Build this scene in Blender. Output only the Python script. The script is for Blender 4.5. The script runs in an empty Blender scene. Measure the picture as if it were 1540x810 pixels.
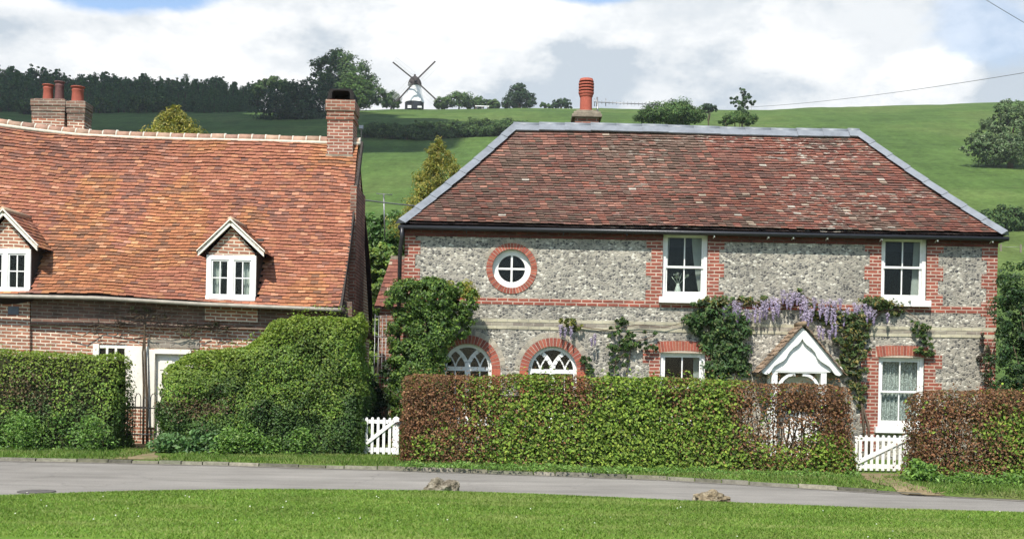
import bpy, bmesh, math, random
import numpy as np
from mathutils import Vector, Matrix, geometry, noise as mnoise

R = math.radians
rng = np.random.default_rng(7)
random.seed(7)
scene = bpy.context.scene
COL = scene.collection

# ------------------------------------------------------------------ camera numbers
F, CX, YH, CAMZ, ROLL = 1794.0, 770.0, 575.0, 1.6, R(1.1)
CR, SR = math.cos(ROLL), math.sin(ROLL)

def P(px, py, Y):
    """point at distance Y seen at photo pixel px, py"""
    u, v = px - CX, YH - py
    return ((u*CR - v*SR)*Y/F, Y, CAMZ + (u*SR + v*CR)*Y/F)
def PX(px, py, Y): return P(px, py, Y)[0]
def PZ(px, py, Y): return P(px, py, Y)[2]
def G(px, py, z0=0.0):
    """point on the level z0"""
    u, v = px - CX, YH - py
    Y = (CAMZ - z0)*F/(-(u*SR + v*CR))
    return ((u*CR - v*SR)*Y/F, Y)
def rect(l, t, r, b, Y):
    return PX(l, (t+b)/2, Y), PX(r, (t+b)/2, Y), PZ((l+r)/2, b, Y), PZ((l+r)/2, t, Y)

# ------------------------------------------------------------------ noise
def _h(ix, iy, s):
    n = (ix.astype(np.int64)*374761393 + iy.astype(np.int64)*668265263 + s*974634777) & 0x7fffffff
    n = ((n ^ (n >> 13))*1274126177) & 0x7fffffff
    n = (n ^ (n >> 16)) & 0x7fffffff
    return n/0x7fffffff
def shade(c, a, b):
    k = random.uniform(a, b); return tuple(v*k for v in c)
def vn(x, y, s=0):
    x = np.asarray(x, float); y = np.asarray(y, float)
    ix, iy = np.floor(x), np.floor(y)
    fx, fy = x-ix, y-iy
    fx = fx*fx*(3-2*fx); fy = fy*fy*(3-2*fy)
    a, b, c, d = _h(ix, iy, s), _h(ix+1, iy, s), _h(ix, iy+1, s), _h(ix+1, iy+1, s)
    return (a*(1-fx)+b*fx)*(1-fy) + (c*(1-fx)+d*fx)*fy
def fbm(x, y, s=0, o=3):
    t, a, n = 0, 1.0, 0
    for i in range(o):
        t = t + a*vn(np.asarray(x)*2**i, np.asarray(y)*2**i, s+i*17); n += a; a *= .5
    return t/n
def sm(a, b, x):
    t = np.clip((np.asarray(x, float)-a)/(b-a), 0, 1); return t*t*(3-2*t)

# ------------------------------------------------------------------ objects
def tag(o, label=None, cat=None, group=None, kind=None):
    if label: o['label'] = label
    if cat: o['category'] = cat
    if group: o['group'] = group
    if kind: o['kind'] = kind
    return o
def thing(name, loc, label, cat, group=None):
    o = bpy.data.objects.new(name, None); COL.objects.link(o)
    o.location = loc; o.empty_display_size = .2
    return tag(o, label, cat, group)
def wloc(o):
    v = Vector((0, 0, 0))
    while o is not None:
        v += o.location; o = o.parent
    return v
def link(name, me, mat, parent=None, loc=None):
    for m in (mat if isinstance(mat, (list, tuple)) else [mat]):
        me.materials.append(m)
    o = bpy.data.objects.new(name, me); COL.objects.link(o)
    if parent is not None: o.parent = parent
    if loc is not None: o.location = loc
    return o
def np_mesh(name, V, faces, cols=None, smooth=False):
    """faces (n,k) array; cols per vertex (n,3)"""
    V = np.asarray(V, float); faces = np.asarray(faces, np.int32)
    me = bpy.data.meshes.new(name)
    n, k = faces.shape
    me.vertices.add(len(V)); me.vertices.foreach_set('co', V.ravel())
    me.loops.add(n*k); me.loops.foreach_set('vertex_index', faces.ravel())
    me.polygons.add(n); me.polygons.foreach_set('loop_start', np.arange(0, n*k, k, dtype=np.int32))
    me.polygons.foreach_set('use_smooth', np.full(n, smooth))
    me.update(calc_edges=True)
    if cols is not None: set_col(me, cols)
    return me
def set_col(me, cols):
    a = me.color_attributes.new('Col', 'FLOAT_COLOR', 'POINT')
    c = np.ones((len(me.vertices), 4)); c[:, :3] = cols
    a.data.foreach_set('color', c.ravel())

class MB:
    def __init__(s): s.v = []; s.f = []; s.c = []; s.sm = []
    def add(s, vs, fs, col=(1, 1, 1), smooth=False):
        b = len(s.v); s.v += [tuple(v) for v in vs]
        s.f += [tuple(i+b for i in f) for f in fs]
        s.c += [col]*len(vs); s.sm += [smooth]*len(fs); return s
    def box(s, x0, x1, y0, y1, z0, z1, col=(1, 1, 1)):
        v = [(x, y, z) for x in (x0, x1) for y in (y0, y1) for z in (z0, z1)]
        return s.add(v, [(0,1,3,2),(4,6,7,5),(0,4,5,1),(2,3,7,6),(0,2,6,4),(1,5,7,3)], col)
    def prism(s, poly, y0, y1, col=(1, 1, 1)):
        """poly of (x,z), simple polygon; extruded from y0 (front) to y1"""
        n = len(poly)
        a = sum(poly[i][0]*poly[(i+1) % n][1]-poly[(i+1) % n][0]*poly[i][1] for i in range(n))
        if a < 0: poly = poly[::-1]
        tris = geometry.tessellate_polygon([[Vector((p[0], p[1], 0)) for p in poly]])
        v = [(x, y0, z) for x, z in poly]+[(x, y1, z) for x, z in poly]
        f = []
        for t in tris:
            A, B, C = [poly[i] for i in t]
            if (B[0]-A[0])*(C[1]-A[1])-(B[1]-A[1])*(C[0]-A[0]) < 0: t = t[::-1]
            f.append(tuple(t)); f.append(tuple(i+n for i in t[::-1]))
        f += [(i, i+n, (i+1) % n+n, (i+1) % n) for i in range(n)]
        return s.add(v, f, col)
    def tube(s, pts, rad, k=8, col=(1, 1, 1), cap=True, smooth=True):
        pts = [Vector(p) for p in pts]; n = len(pts)
        rads = rad if isinstance(rad, (list, tuple)) else [rad]*n
        vs = []; prev = None
        for i, p in enumerate(pts):
            d = (pts[min(i+1, n-1)]-pts[max(i-1, 0)])
            d = d.normalized() if d.length > 1e-9 else Vector((0, 0, 1))
            if prev is None:
                a = d.orthogonal().normalized()
            else:
                a = prev-d*prev.dot(d); a = a.normalized() if a.length > 1e-6 else d.orthogonal().normalized()
            prev = a; b = d.cross(a)
            for j in range(k):
                t = 2*math.pi*j/k; vs.append(p+(a*math.cos(t)+b*math.sin(t))*rads[i])
        fs = [(i*k+j, i*k+(j+1) % k, (i+1)*k+(j+1) % k, (i+1)*k+j) for i in range(n-1) for j in range(k)]
        if cap: fs += [tuple(range(k))[::-1], tuple(range((n-1)*k, n*k))]
        return s.add(vs, fs, col, smooth)
    def lathe(s, prof, c, k=16, col=(1, 1, 1), smooth=True):
        """prof list of (r,z) or (r,z,col)"""
        b = len(s.v); n = len(prof)
        for pr in prof:
            for j in range(k):
                t = 2*math.pi*j/k
                s.v.append((c[0]+pr[0]*math.cos(t), c[1]+pr[0]*math.sin(t), c[2]+pr[1])); s.c.append(pr[2] if len(pr) > 2 else col)
        for i in range(n-1):
            for j in range(k):
                s.f.append((b+i*k+j, b+i*k+(j+1) % k, b+(i+1)*k+(j+1) % k, b+(i+1)*k+j)); s.sm.append(smooth)
        s.f.append(tuple(b+j for j in range(k))[::-1]); s.sm.append(False)
        s.f.append(tuple(b+(n-1)*k+j for j in range(k))); s.sm.append(False)
        return s
    def bar(s, a, b, w, h, col=(1, 1, 1), up=(0, 0, 1)):
        """box beam from a to b; w across (side), h along up"""
        a, b = Vector(a), Vector(b); d = (b-a).normalized(); up = Vector(up)
        sd = d.cross(up).normalized(); up = sd.cross(d).normalized()
        v = [p+sd*(i*w/2)+up*(j*h/2) for p in (a, b) for i in (-1, 1) for j in (-1, 1)]
        return s.add(v, [(0,1,3,2),(4,6,7,5),(0,4,5,1),(2,3,7,6),(0,2,6,4),(1,5,7,3)], col)
    def build(s, name, mat, parent=None, bevel=0, fixn=True):
        me = bpy.data.meshes.new(name)
        off = wloc(parent) if parent is not None else Vector((0, 0, 0))
        me.from_pydata([tuple(Vector(v)-off) for v in s.v], [], s.f)
        me.polygons.foreach_set('use_smooth', s.sm)
        if fixn:
            bm = bmesh.new(); bm.from_mesh(me); bmesh.ops.recalc_face_normals(bm, faces=bm.faces); bm.to_mesh(me); bm.free()
        set_col(me, np.array(s.c, float))
        o = link(name, me, mat, parent)
        if bevel:
            m = o.modifiers.new('bevel', 'BEVEL'); m.width = bevel; m.segments = 2; m.limit_method = 'ANGLE'
        return o
def recentre(o):
    """put a mesh object's origin at its base centre"""
    me = o.data; n = len(me.vertices); a = np.empty(n*3); me.vertices.foreach_get('co', a); a = a.reshape(-1, 3)
    c = (a.min(0)+a.max(0))/2; c[2] = a[:, 2].min()
    me.vertices.foreach_set('co', (a-c).ravel()); me.update(); o.location = Vector(o.location)+Vector(c); return o

# ------------------------------------------------------------------ materials
class N:
    def __init__(s, name):
        s.m = bpy.data.materials.new(name); s.m.use_nodes = True; s.t = s.m.node_tree
        s.b = s.t.nodes['Principled BSDF']; s.out = s.t.nodes['Material Output']
    def n(s, typ, ins=None, **kw):
        nd = s.t.nodes.new(typ)
        for k, v in kw.items(): setattr(nd, k, v)
        for k, v in (ins or {}).items():
            if isinstance(v, bpy.types.NodeSocket): s.t.links.new(v, nd.inputs[k])
            else: nd.inputs[k].default_value = v
        return nd
    def l(s, a, b): s.t.links.new(a, b)
    def pos(s, scale=(1, 1, 1)):
        g = s.n('ShaderNodeNewGeometry')
        return s.n('ShaderNodeMapping', {'Vector': g.outputs['Position'], 'Scale': scale}).outputs[0]
    def noise(s, vec, scale, detail=4, rough=.6):
        return s.n('ShaderNodeTexNoise', {'Vector': vec, 'Scale': scale, 'Detail': detail, 'Roughness': rough}).outputs['Fac']
    def ramp(s, fac, stops, interp='LINEAR'):
        r = s.n('ShaderNodeValToRGB', {'Fac': fac}); r.color_ramp.interpolation = interp
        e = r.color_ramp.elements
        while len(e) < len(stops): e.new(.5)
        for i, (p, c) in enumerate(stops):
            e[i].position = p; e[i].color = (c, c, c, 1) if isinstance(c, (int, float)) else (*c, 1)
        return r.outputs['Color']
    def mix(s, a, b, fac, mode='MIX'):
        m = s.n('ShaderNodeMix', data_type='RGBA', blend_type=mode)
        for k, v in ((6, a), (7, b), (0, fac)):
            if isinstance(v, bpy.types.NodeSocket): s.l(v, m.inputs[k])
            else: m.inputs[k].default_value = (*v, 1) if isinstance(v, tuple) else v
        return m.outputs[2]
    def bump(s, h, strength=.5, dist=.01, nrm=None):
        ins = {'Height': h, 'Strength': strength, 'Distance': dist}
        if nrm is not None: ins['Normal'] = nrm
        return s.n('ShaderNodeBump', ins).outputs[0]
    def done(s, col, rough=.8, nrm=None, spec=.3, metal=0):
        for k, v in (('Base Color', col), ('Roughness', rough), ('Specular IOR Level', spec), ('Metallic', metal)):
            if isinstance(v, bpy.types.NodeSocket): s.l(v, s.b.inputs[k])
            else: s.b.inputs[k].default_value = (*v, 1) if isinstance(v, tuple) else v
        if nrm is not None: s.l(nrm, s.b.inputs['Normal'])
        return s.m

def mat_plain(name, col, rough=.6, var=.25, scale=6, spec=.3, metal=0, bump=.2):
    n = N(name); p = n.pos()
    f = n.noise(p, scale, 5, .65)
    k = n.ramp(f, [(.3, 1-var), (.7, 1+var*.4)])
    return n.done(n.mix(col, k, 1.0, 'MULTIPLY'), rough, n.bump(n.noise(p, scale*6, 3), bump, .01), spec, metal)
def mat_attr(name, rough=.8, var=.2, scale=20, bump=.4, spec=.25):
    n = N(name); p = n.pos()
    a = n.n('ShaderNodeAttribute', attribute_name='Col').outputs['Color']
    f = n.noise(p, scale, 4, .7)
    return n.done(n.mix(a, n.ramp(f, [(.3, 1-var), (.7, 1+var)]), 1.0, 'MULTIPLY'), rough, n.bump(f, bump, .01), spec)
def mat_leaf(name, trans=.3, rough=.5, spec=.35):
    n = N(name)
    a = n.n('ShaderNodeAttribute', attribute_name='Col').outputs['Color']
    n.done(a, rough, None, spec)
    tr = n.n('ShaderNodeBsdfTranslucent', {'Color': n.mix(a, (1.15, 1.25, .6), 1.0, 'MULTIPLY')})
    mx = n.n('ShaderNodeMixShader', {0: trans, 1: n.b.outputs[0], 2: tr.outputs[0]})
    n.l(mx.outputs[0], n.out.inputs['Surface']); return n.m
def mat_brick(name, c1, c2, mortar, rough=.85, dirt=(.05, .04, .035), dirt_amt=.3, mort=.011, shift=0.0, slope=0.0):
    n = N(name)
    g = n.n('ShaderNodeNewGeometry')
    x = n.n('ShaderNodeSeparateXYZ', {0: g.outputs['Position']})
    u = n.n('ShaderNodeMath', {0: x.outputs[0], 1: x.outputs[1]}, operation='ADD').outputs[0]
    v = n.n('ShaderNodeMath', {0: x.outputs[0], 1: slope, 2: x.outputs[2]}, operation='MULTIPLY_ADD').outputs[0]
    v = n.n('ShaderNodeMath', {0: v, 1: 10.0+shift}, operation='ADD').outputs[0]
    vec = n.n('ShaderNodeCombineXYZ', {0: u, 1: v, 2: 0.0}).outputs[0]
    wob = n.n('ShaderNodeTexNoise', {'Vector': g.outputs['Position'], 'Scale': 3.0, 'Detail': 2.0})
    vec = n.n('ShaderNodeVectorMath', {0: wob.outputs['Color'], 1: (.025, .02, 0), 2: vec}, operation='MULTIPLY_ADD').outputs[0]
    b = n.n('ShaderNodeTexBrick', {'Vector': vec, 'Color1': (*c1, 1), 'Color2': (*c2, 1), 'Mortar': (*mortar, 1), 'Scale': 1.0,
            'Mortar Size': mort, 'Mortar Smooth': .2, 'Bias': -.1, 'Brick Width': .23, 'Row Height': .076})
    b.offset = .5
    # per brick tint from a coarser cell noise
    cell = n.n('ShaderNodeTexVoronoi', {'Vector': n.n('ShaderNodeMapping', {'Vector': vec, 'Scale': (4.3, 13.1, 1)}).outputs[0], 'Scale': 1.0})
    t = n.ramp(n.n('ShaderNodeSeparateColor', {0: cell.outputs['Color']}).outputs[0], [(0, .72), (1, 1.25)])
    c = n.mix(b.outputs['Color'], t, .8, 'MULTIPLY')
    d = n.ramp(n.noise(g.outputs['Position'], 1.3, 6, .7), [(.48, 0.0), (.72, 1.0)])
    d = n.n('ShaderNodeMath', {0: d, 1: dirt_amt}, operation='MULTIPLY').outputs[0]
    c = n.mix(c, dirt, d)
    h = n.n('ShaderNodeMath', {0: 1.0, 1: b.outputs['Fac']}, operation='SUBTRACT').outputs[0]
    h = n.mix(h, n.noise(g.outputs['Position'], 60, 3), .3)
    return n.done(c, rough, n.bump(h, .7, .012), .2)
def mat_flint():
    n = N('knapped_flint'); g = n.n('ShaderNodeNewGeometry').outputs['Position']
    wob = n.n('ShaderNodeTexNoise', {'Vector': g, 'Scale': 9.0, 'Detail': 3.0})
    p = n.n('ShaderNodeVectorMath', {0: wob.outputs['Color'], 1: (.07, .07, .05), 2: g}, operation='MULTIPLY_ADD').outputs[0]
    p = n.n('ShaderNodeMapping', {'Vector': p, 'Scale': (15.5, 15.5, 23)}).outputs[0]
    v = n.n('ShaderNodeTexVoronoi', {'Vector': p, 'Scale': 1.0, 'Randomness': .9})
    e = n.n('ShaderNodeTexVoronoi', {'Vector': p, 'Scale': 1.0, 'Randomness': .9}, feature='DISTANCE_TO_EDGE')
    r = n.n('ShaderNodeSeparateColor', {0: v.outputs['Color']})
    c = n.ramp(r.outputs[0], [(0, (.065, .063, .06)), (.2, (.145, .137, .12)), (.45, (.245, .23, .19)), (.68, (.35, .32, .26)), (.885, (.56, .53, .445))], 'CONSTANT')
    c = n.mix(c, n.ramp(n.noise(g, 26, 4, .7), [(.3, .65), (.7, 1.25)]), 1.0, 'MULTIPLY')
    c = n.mix(c, (.30, .27, .22), n.ramp(r.outputs[1], [(.8, 0.0), (.85, .6)]))
    ed = n.ramp(e.outputs['Distance'], [(.03, 0.0), (.14, 1.0)])
    mort = n.mix((.36, .33, .27), n.ramp(n.noise(g, 12, 3), [(.3, .7), (.7, 1.1)]), 1.0, 'MULTIPLY')
    c = n.mix(mort, c, ed)
    c = n.mix(c, n.ramp(n.noise(g, .9, 5, .65), [(.35, .8), (.65, 1.12)]), 1.0, 'MULTIPLY')
    h = n.n('ShaderNodeMath', {0: e.outputs['Distance'], 1: .45}, operation='MINIMUM').outputs[0]
    h = n.mix(h, r.outputs[2], .25)
    return n.done(c, n.ramp(r.outputs[1], [(0, .35), (1, .85)]), n.bump(h, .7, .03), .35)
def mat_grass(name, cols, scale=.6):
    n = N(name); p = n.pos()
    c = n.ramp(n.noise(p, scale, 7, .68), [(.32, cols[0]), (.5, cols[1]), (.68, cols[2])])
    c = n.mix(c, n.ramp(n.noise(p, scale*40, 4, .7), [(.3, .65), (.7, 1.3)]), 1.0, 'MULTIPLY')
    return n.done(c, .9, n.bump(n.noise(p, scale*60, 4, .7), .6, .03), .1)

M = {}
M['flint'] = mat_flint()
M['red_brick'] = mat_brick('red_brick', (.275, .074, .047), (.19, .056, .04), (.41, .31, .245), mort=.013, dirt_amt=.35)
M['old_brick'] = mat_brick('old_brick', (.35, .145, .085), (.235, .10, .065), (.56, .49, .38), mort=.014, dirt_amt=.32, slope=.027)
M['dark_brick'] = mat_brick('dark_brick', (.26, .1, .065), (.17, .075, .05), (.3, .26, .2), dirt_amt=.6)
M['stack_red'] = mat_brick('stack_red', (.28, .10, .065), (.18, .075, .055), (.42, .34, .27), dirt_amt=.5, mort=.013)
M['cream_brick'] = mat_brick('cream_brick', (.43, .395, .28), (.36, .33, .24), (.33, .31, .24), dirt_amt=.35, mort=.008)
M['grey_brick'] = mat_brick('grey_brick', (.20, .17, .14), (.32, .29, .22), (.34, .31, .25), dirt_amt=.35, mort=.008)
M['brick_attr'] = mat_attr('arch_brick', .85, .2, 25)
M['tile'] = mat_attr('clay_tile', .85, .2, 16, .5)
M['white'] = mat_plain('white_paint', (.76, .75, .71), .5, .16, 4)
M['cream'] = mat_plain('cream_limewash', (.74, .70, .60), .8, .14, 3)
M['lead'] = mat_plain('lead_sheet', (.19, .205, .225), .5, .25, 5, .4)
M['black'] = mat_plain('black_iron', (.018, .018, .02), .4, .3, 8, .5)
M['tarred'] = mat_plain('tarred_board', (.045, .036, .03), .8, .5, 9)
M['gutter_grey'] = mat_plain('grey_gutter', (.30, .27, .22), .6, .3, 6)
M['stone'] = mat_plain('stone', (.25, .21, .16), .9, .5, 5, .2, 0, .8)
M['terracotta'] = mat_plain('terracotta', (.32, .085, .055), .75, .25, 7)
M['sooty'] = mat_plain('sooty_clay', (.13, .06, .055), .8, .4, 7)
M['soot'] = mat_plain('soot', (.02, .018, .017), .95, .3, 7)
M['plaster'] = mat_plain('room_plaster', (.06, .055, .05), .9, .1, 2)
M['curtain'] = mat_plain('curtain_cloth', (.66, .65, .62), .9, .1, 9)
M['bark'] = mat_plain('bark', (.10, .075, .05), .95, .4, 9, .1, 0, .8)
M['pale_twig'] = mat_plain('pale_twig', (.15, .11, .08), .95, .4, 9, .1)
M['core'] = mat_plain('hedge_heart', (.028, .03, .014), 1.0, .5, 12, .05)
M['brown_core'] = mat_plain('twiggy_heart', (.05, .032, .018), 1.0, .5, 14, .05)
M['leaf'] = mat_leaf('leaf', .3)
M['dry_leaf'] = mat_leaf('beech_leaf', .3, .6, .2)
M['far_leaf'] = mat_leaf('far_leaf', .2, .8, .1)
M['blade'] = mat_leaf('grass_blade', .35, .6, .2)
M['petal'] = mat_leaf('petal', .35, .7, .1)
M['metal'] = mat_plain('galvanised', (.25, .25, .25), .4, .2, 9, .5, .6)
M['timber'] = mat_plain('weathered_timber', (.20, .17, .13), .9, .4, 9)
# window glass: clear sheet with its reflections
n = N('window_glass'); n.t.nodes.remove(n.b)
fc = n.n('ShaderNodeLayerWeight', {'Blend': .5}).outputs['Facing']
fr = n.n('ShaderNodeMath', {0: fc, 1: 4.0}, operation='POWER').outputs[0]
fr = n.n('ShaderNodeMath', {0: fr, 1: .6, 2: .013}, operation='MULTIPLY_ADD').outputs[0]
mx = n.n('ShaderNodeMixShader', {0: fr, 1: n.n('ShaderNodeBsdfTransparent', {'Color': (.82, .86, .84, 1)}).outputs[0],
         2: n.n('ShaderNodeBsdfGlossy', {'Roughness': .03}).outputs[0]})
n.l(mx.outputs[0], n.out.inputs['Surface']); M['glass'] = n.m
# tiles with crusts of pale lichen
n = N('lichened_tile'); p = n.pos()
a = n.n('ShaderNodeAttribute', attribute_name='Col').outputs['Color']
f = n.noise(p, 16, 4, .7)
c = n.mix(a, n.ramp(f, [(.3, .82), (.7, 1.2)]), 1.0, 'MULTIPLY')
zone = n.ramp(n.noise(n.pos((.35, .35, .9)), 1.0, 4, .6), [(.42, 0.0), (.58, 1.0)])
spot = n.ramp(n.noise(n.pos((5, 9, 14)), 1.0, 4, .65), [(.56, 0.0), (.61, 1.0)])
m_ = n.n('ShaderNodeMath', {0: zone, 1: spot}, operation='MULTIPLY').outputs[0]
xs_ = n.n('ShaderNodeSeparateXYZ', {0: n.n('ShaderNodeNewGeometry').outputs['Position']}).outputs[0]
west = n.n('ShaderNodeMapRange', {'Value': xs_, 'From Min': 1.5, 'From Max': 4.5, 'To Min': .12}).outputs[0]
m_ = n.n('ShaderNodeMath', {0: m_, 1: west}, operation='MULTIPLY').outputs[0]
c = n.mix(c, n.ramp(n.noise(p, 9, 3), [(.35, (.30, .25, .19)), (.65, (.46, .43, .37))]), m_)
M['lichened'] = n.done(c, .88, n.bump(f, .5, .01), .2)
# lace: net with real holes in it
n = N('lace_net'); p = n.pos((1, 1, 1))
w1 = n.noise(p, 34, 3, .7)
al = n.ramp(w1, [(.46, .35), (.56, .9)])
n.done((.72, .72, .70), .9); n.l(al, n.b.inputs['Alpha']); M['lace'] = n.m
# asphalt
n = N('asphalt'); p = n.pos()
c = n.ramp(n.noise(p, .5, 6, .6), [(.3, (.185, .172, .15)), (.5, (.225, .21, .185)), (.7, (.27, .252, .222))])
c = n.mix(c, n.ramp(n.noise(n.pos((.25, 1.6, 1)), 1.4, 5, .65), [(.35, .84), (.65, 1.1)]), 1.0, 'MULTIPLY')
c = n.mix(c, n.ramp(n.noise(p, 40, 3, .8), [(.3, .75), (.7, 1.2)]), 1.0, 'MULTIPLY')
wv = n.n('ShaderNodeTexNoise', {'Vector': p, 'Scale': 1.5, 'Detail': 5.0})
wv = n.n('ShaderNodeVectorMath', {0: wv.outputs['Color'], 1: (.9, .9, 0), 2: p}, operation='MULTIPLY_ADD').outputs[0]
cr = n.n('ShaderNodeTexVoronoi', {'Vector': wv, 'Scale': .55}, feature='DISTANCE_TO_EDGE').outputs['Distance']
cr = n.ramp(cr, [(.003, .8), (.012, 1.0)])
c = n.mix(c, cr, n.ramp(n.noise(p, .35, 3), [(.45, 0.0), (.6, 1.0)]), 'MULTIPLY')
M['asphalt'] = n.done(c, .9, n.bump(n.noise(p, 90, 2), .5, .008), .25)
n = N('dirt'); p = n.pos()
c = n.ramp(n.noise(p, 3, 6, .7), [(.35, (.13, .10, .05)), (.52, (.22, .17, .10)), (.66, (.12, .14, .045))])
M['dirt'] = n.done(c, .95, n.bump(n.noise(p, 25, 4), .7, .02), .1)
M['lawn'] = mat_grass('lawn_ground', [(.10, .175, .024), (.13, .215, .03), (.18, .24, .047)], .8)
M['garden'] = mat_grass('garden_ground', [(.07, .11, .024), (.085, .14, .026), (.12, .13, .045)], .7)
# ================================================================== the setting
def s_top(X):
    return np.interp(X, [-400, -172, -100, -48, 0, 82, 116, 172, 400], [.215, .219, .222, .226, .2297, .2325, .237, .2436, .26])
HT = 400.0
def hillz(X, Y):
    X = np.asarray(X, float); Y = np.asarray(Y, float)
    t = np.clip((Y-46)/(HT-46), 0, 1)
    s = s_top(X*HT/np.maximum(Y, 60))*(1-(1-t)**3.0)
    z = np.where(Y <= HT, s*Y + 1.6*t, s_top(X)*HT+1.6 + 3*(1-np.exp(-(Y-HT)/15)) - np.maximum(Y-HT-20, 0)*.12)
    z = z + sm(60, 140, Y)*(fbm(X/14, Y/22, 3)-.5)*1.6*sm(HT+60, HT-60, Y)
    return np.where(Y < 46, -.05, np.maximum(z-.05, -30))
def hz(X, Y): return float(hillz(np.array([X]), np.array([Y]))[0])
def hill_hit(px, py, y0=60, y1=420):
    for Y in np.arange(y0, y1, .5):
        p = P(px, py, Y)
        if p[2] <= hz(p[0], Y): return p
    return P(px, py, y1)

xs = np.concatenate([np.linspace(-900, -260, 17), np.linspace(-240, 240, 121), np.linspace(260, 900, 17)])
ys = np.concatenate([np.linspace(-300, 30, 12), np.linspace(36, 60, 9), np.linspace(64, 440, 95), np.linspace(460, 1500, 22)])
GX, GY = np.meshgrid(xs, ys)
V = np.stack([GX.ravel(), GY.ravel(), hillz(GX, GY).ravel()], 1)
nx, ny = len(xs), len(ys)
I = np.arange(nx*ny).reshape(ny, nx)
Fq = np.stack([I[:-1, :-1], I[:-1, 1:], I[1:, 1:], I[1:, :-1]], -1).reshape(-1, 4)
n = N('hill_pasture'); p = n.pos()
c = n.ramp(n.noise(p, .025, 7, .6), [(.3, (.055, .096, .026)), (.5, (.072, .120, .030)), (.7, (.105, .14, .042))])
p2 = n.pos((.05, .5, .5))
c = n.mix(c, n.ramp(n.noise(p2, .6, 5, .7), [(.35, .82), (.65, 1.14)]), 1.0, 'MULTIPLY')
c = n.mix(c, n.ramp(n.noise(p, 1.1, 5, .75), [(.3, .66), (.7, 1.26)]), 1.0, 'MULTIPLY')
c = n.mix(c, n.ramp(n.noise(n.pos((.3, .08, .1)), 1.0, 6, .75), [(.36, .8), (.64, 1.16)]), 1.0, 'MULTIPLY')
c = n.mix(c, (.14, .135, .06), n.ramp(n.noise(p, .12, 7, .8), [(.60, 0.0), (.74, .55)]))
M['pasture'] = n.done(c, .95, n.bump(n.noise(p, .8, 5, .7), .6, .5), .05)
o = link('hillside', np_mesh('hillside', V, Fq, None, True), M['pasture']); tag(o, kind='structure')

KP = [G(*q) for q in [(-900, 660), (-300, 683), (0, 692), (320, 699), (640, 708), (1000, 721), (1280, 738), (1380, 744), (1540, 752), (1900, 772), (2300, 800)]]
NP_ = [G(*q) for q in [(-900, 790), (-300, 762), (0, 748), (200, 741), (400, 738), (640, 740), (800, 745), (1050, 756), (1300, 766), (1540, 773), (1900, 790), (2300, 815)]]
def kerb_y(x): return np.interp(x, [k[0] for k in KP], [k[1] for k in KP])
def edge_y(x): return np.interp(x, [k[0] for k in NP_], [k[1] for k in NP_])
KEND = G(1385, 744)[0]
def kup(x): return sm(KEND+.1, KEND-1.6, x)
def strip(name, rows, mat, x0=-40, x1=40, n=161):
    """rows: list of (yfunc, z or zfunc)"""
    X = np.linspace(x0, x1, n); V = []
    for yf, z in rows:
        Y = yf(X) if callable(yf) else np.full(n, yf)
        V.append(np.stack([X, Y, z(X, Y) if callable(z) else np.full(n, z)], 1))
    I = np.arange(n*len(rows)).reshape(len(rows), n)
    Fq = np.stack([I[:-1, :-1], I[:-1, 1:], I[1:, 1:], I[1:, :-1]], -1).reshape(-1, 4)
    return tag(link(name, np_mesh(name, np.concatenate(V), Fq), mat), kind='structure')
wig = lambda x, s: (vn(x*2.3, x*0, s)-.5)*.12+(vn(x*9, x*0, s+5)-.5)*.06
strip('road', [(lambda x: edge_y(x)-.3, 0.0), (lambda x: kerb_y(x)+.15, 0.0)], M['asphalt'])
n = N('road_silt'); p = n.pos()
c = n.ramp(n.noise(p, 7, 6, .75), [(.35, (.10, .09, .075)), (.55, (.17, .155, .13)), (.7, (.23, .21, .175))])
M['silt'] = n.done(c, .95, n.bump(n.noise(p, 60, 3), .6, .01), .1)
strip('road_edge', [(lambda x: kerb_y(x)-.10-.22*fbm(x*1.3, x*0, 31, 4), .004), (lambda x: kerb_y(x)+.05, .005)], M['silt'], -40, 40, 900)
strip('road_edge', [(lambda x: edge_y(x)-.1, .004), (lambda x: edge_y(x)+.02+.16*fbm(x*1.7, x*0, 37, 4), .005)], M['silt'], -40, 40, 900)
def lawn_z(X, Y): return .012+.05*sm(0, .5, edge_y(X)-Y)
strip('village_green', [(-15, .055), (4, .055)]+[((lambda x, k=k: 4+(edge_y(x)-4-.9)*k), lawn_z) for k in (.3, .6, .8, 1)] +
      [((lambda x, k=k: edge_y(x)+wig(x, 1)-k), lawn_z) for k in (.6, .3, .1, 0)], M['lawn'], -40, 40, 400)
VZ = .085
strip('verge', [(lambda x: kerb_y(x)+.02+wig(x, 8)*(x > KEND), .008), (lambda x: kerb_y(x)+.12, lambda X, Y: .012+.048*kup(X)), (lambda x: kerb_y(x)+.3, VZ),
                (lambda x: kerb_y(x)+1.2, VZ), (lambda x: kerb_y(x)*0+26, VZ), (lambda x: kerb_y(x)*0+45.5, .0)], M['garden'], -40, 40, 400)
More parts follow.
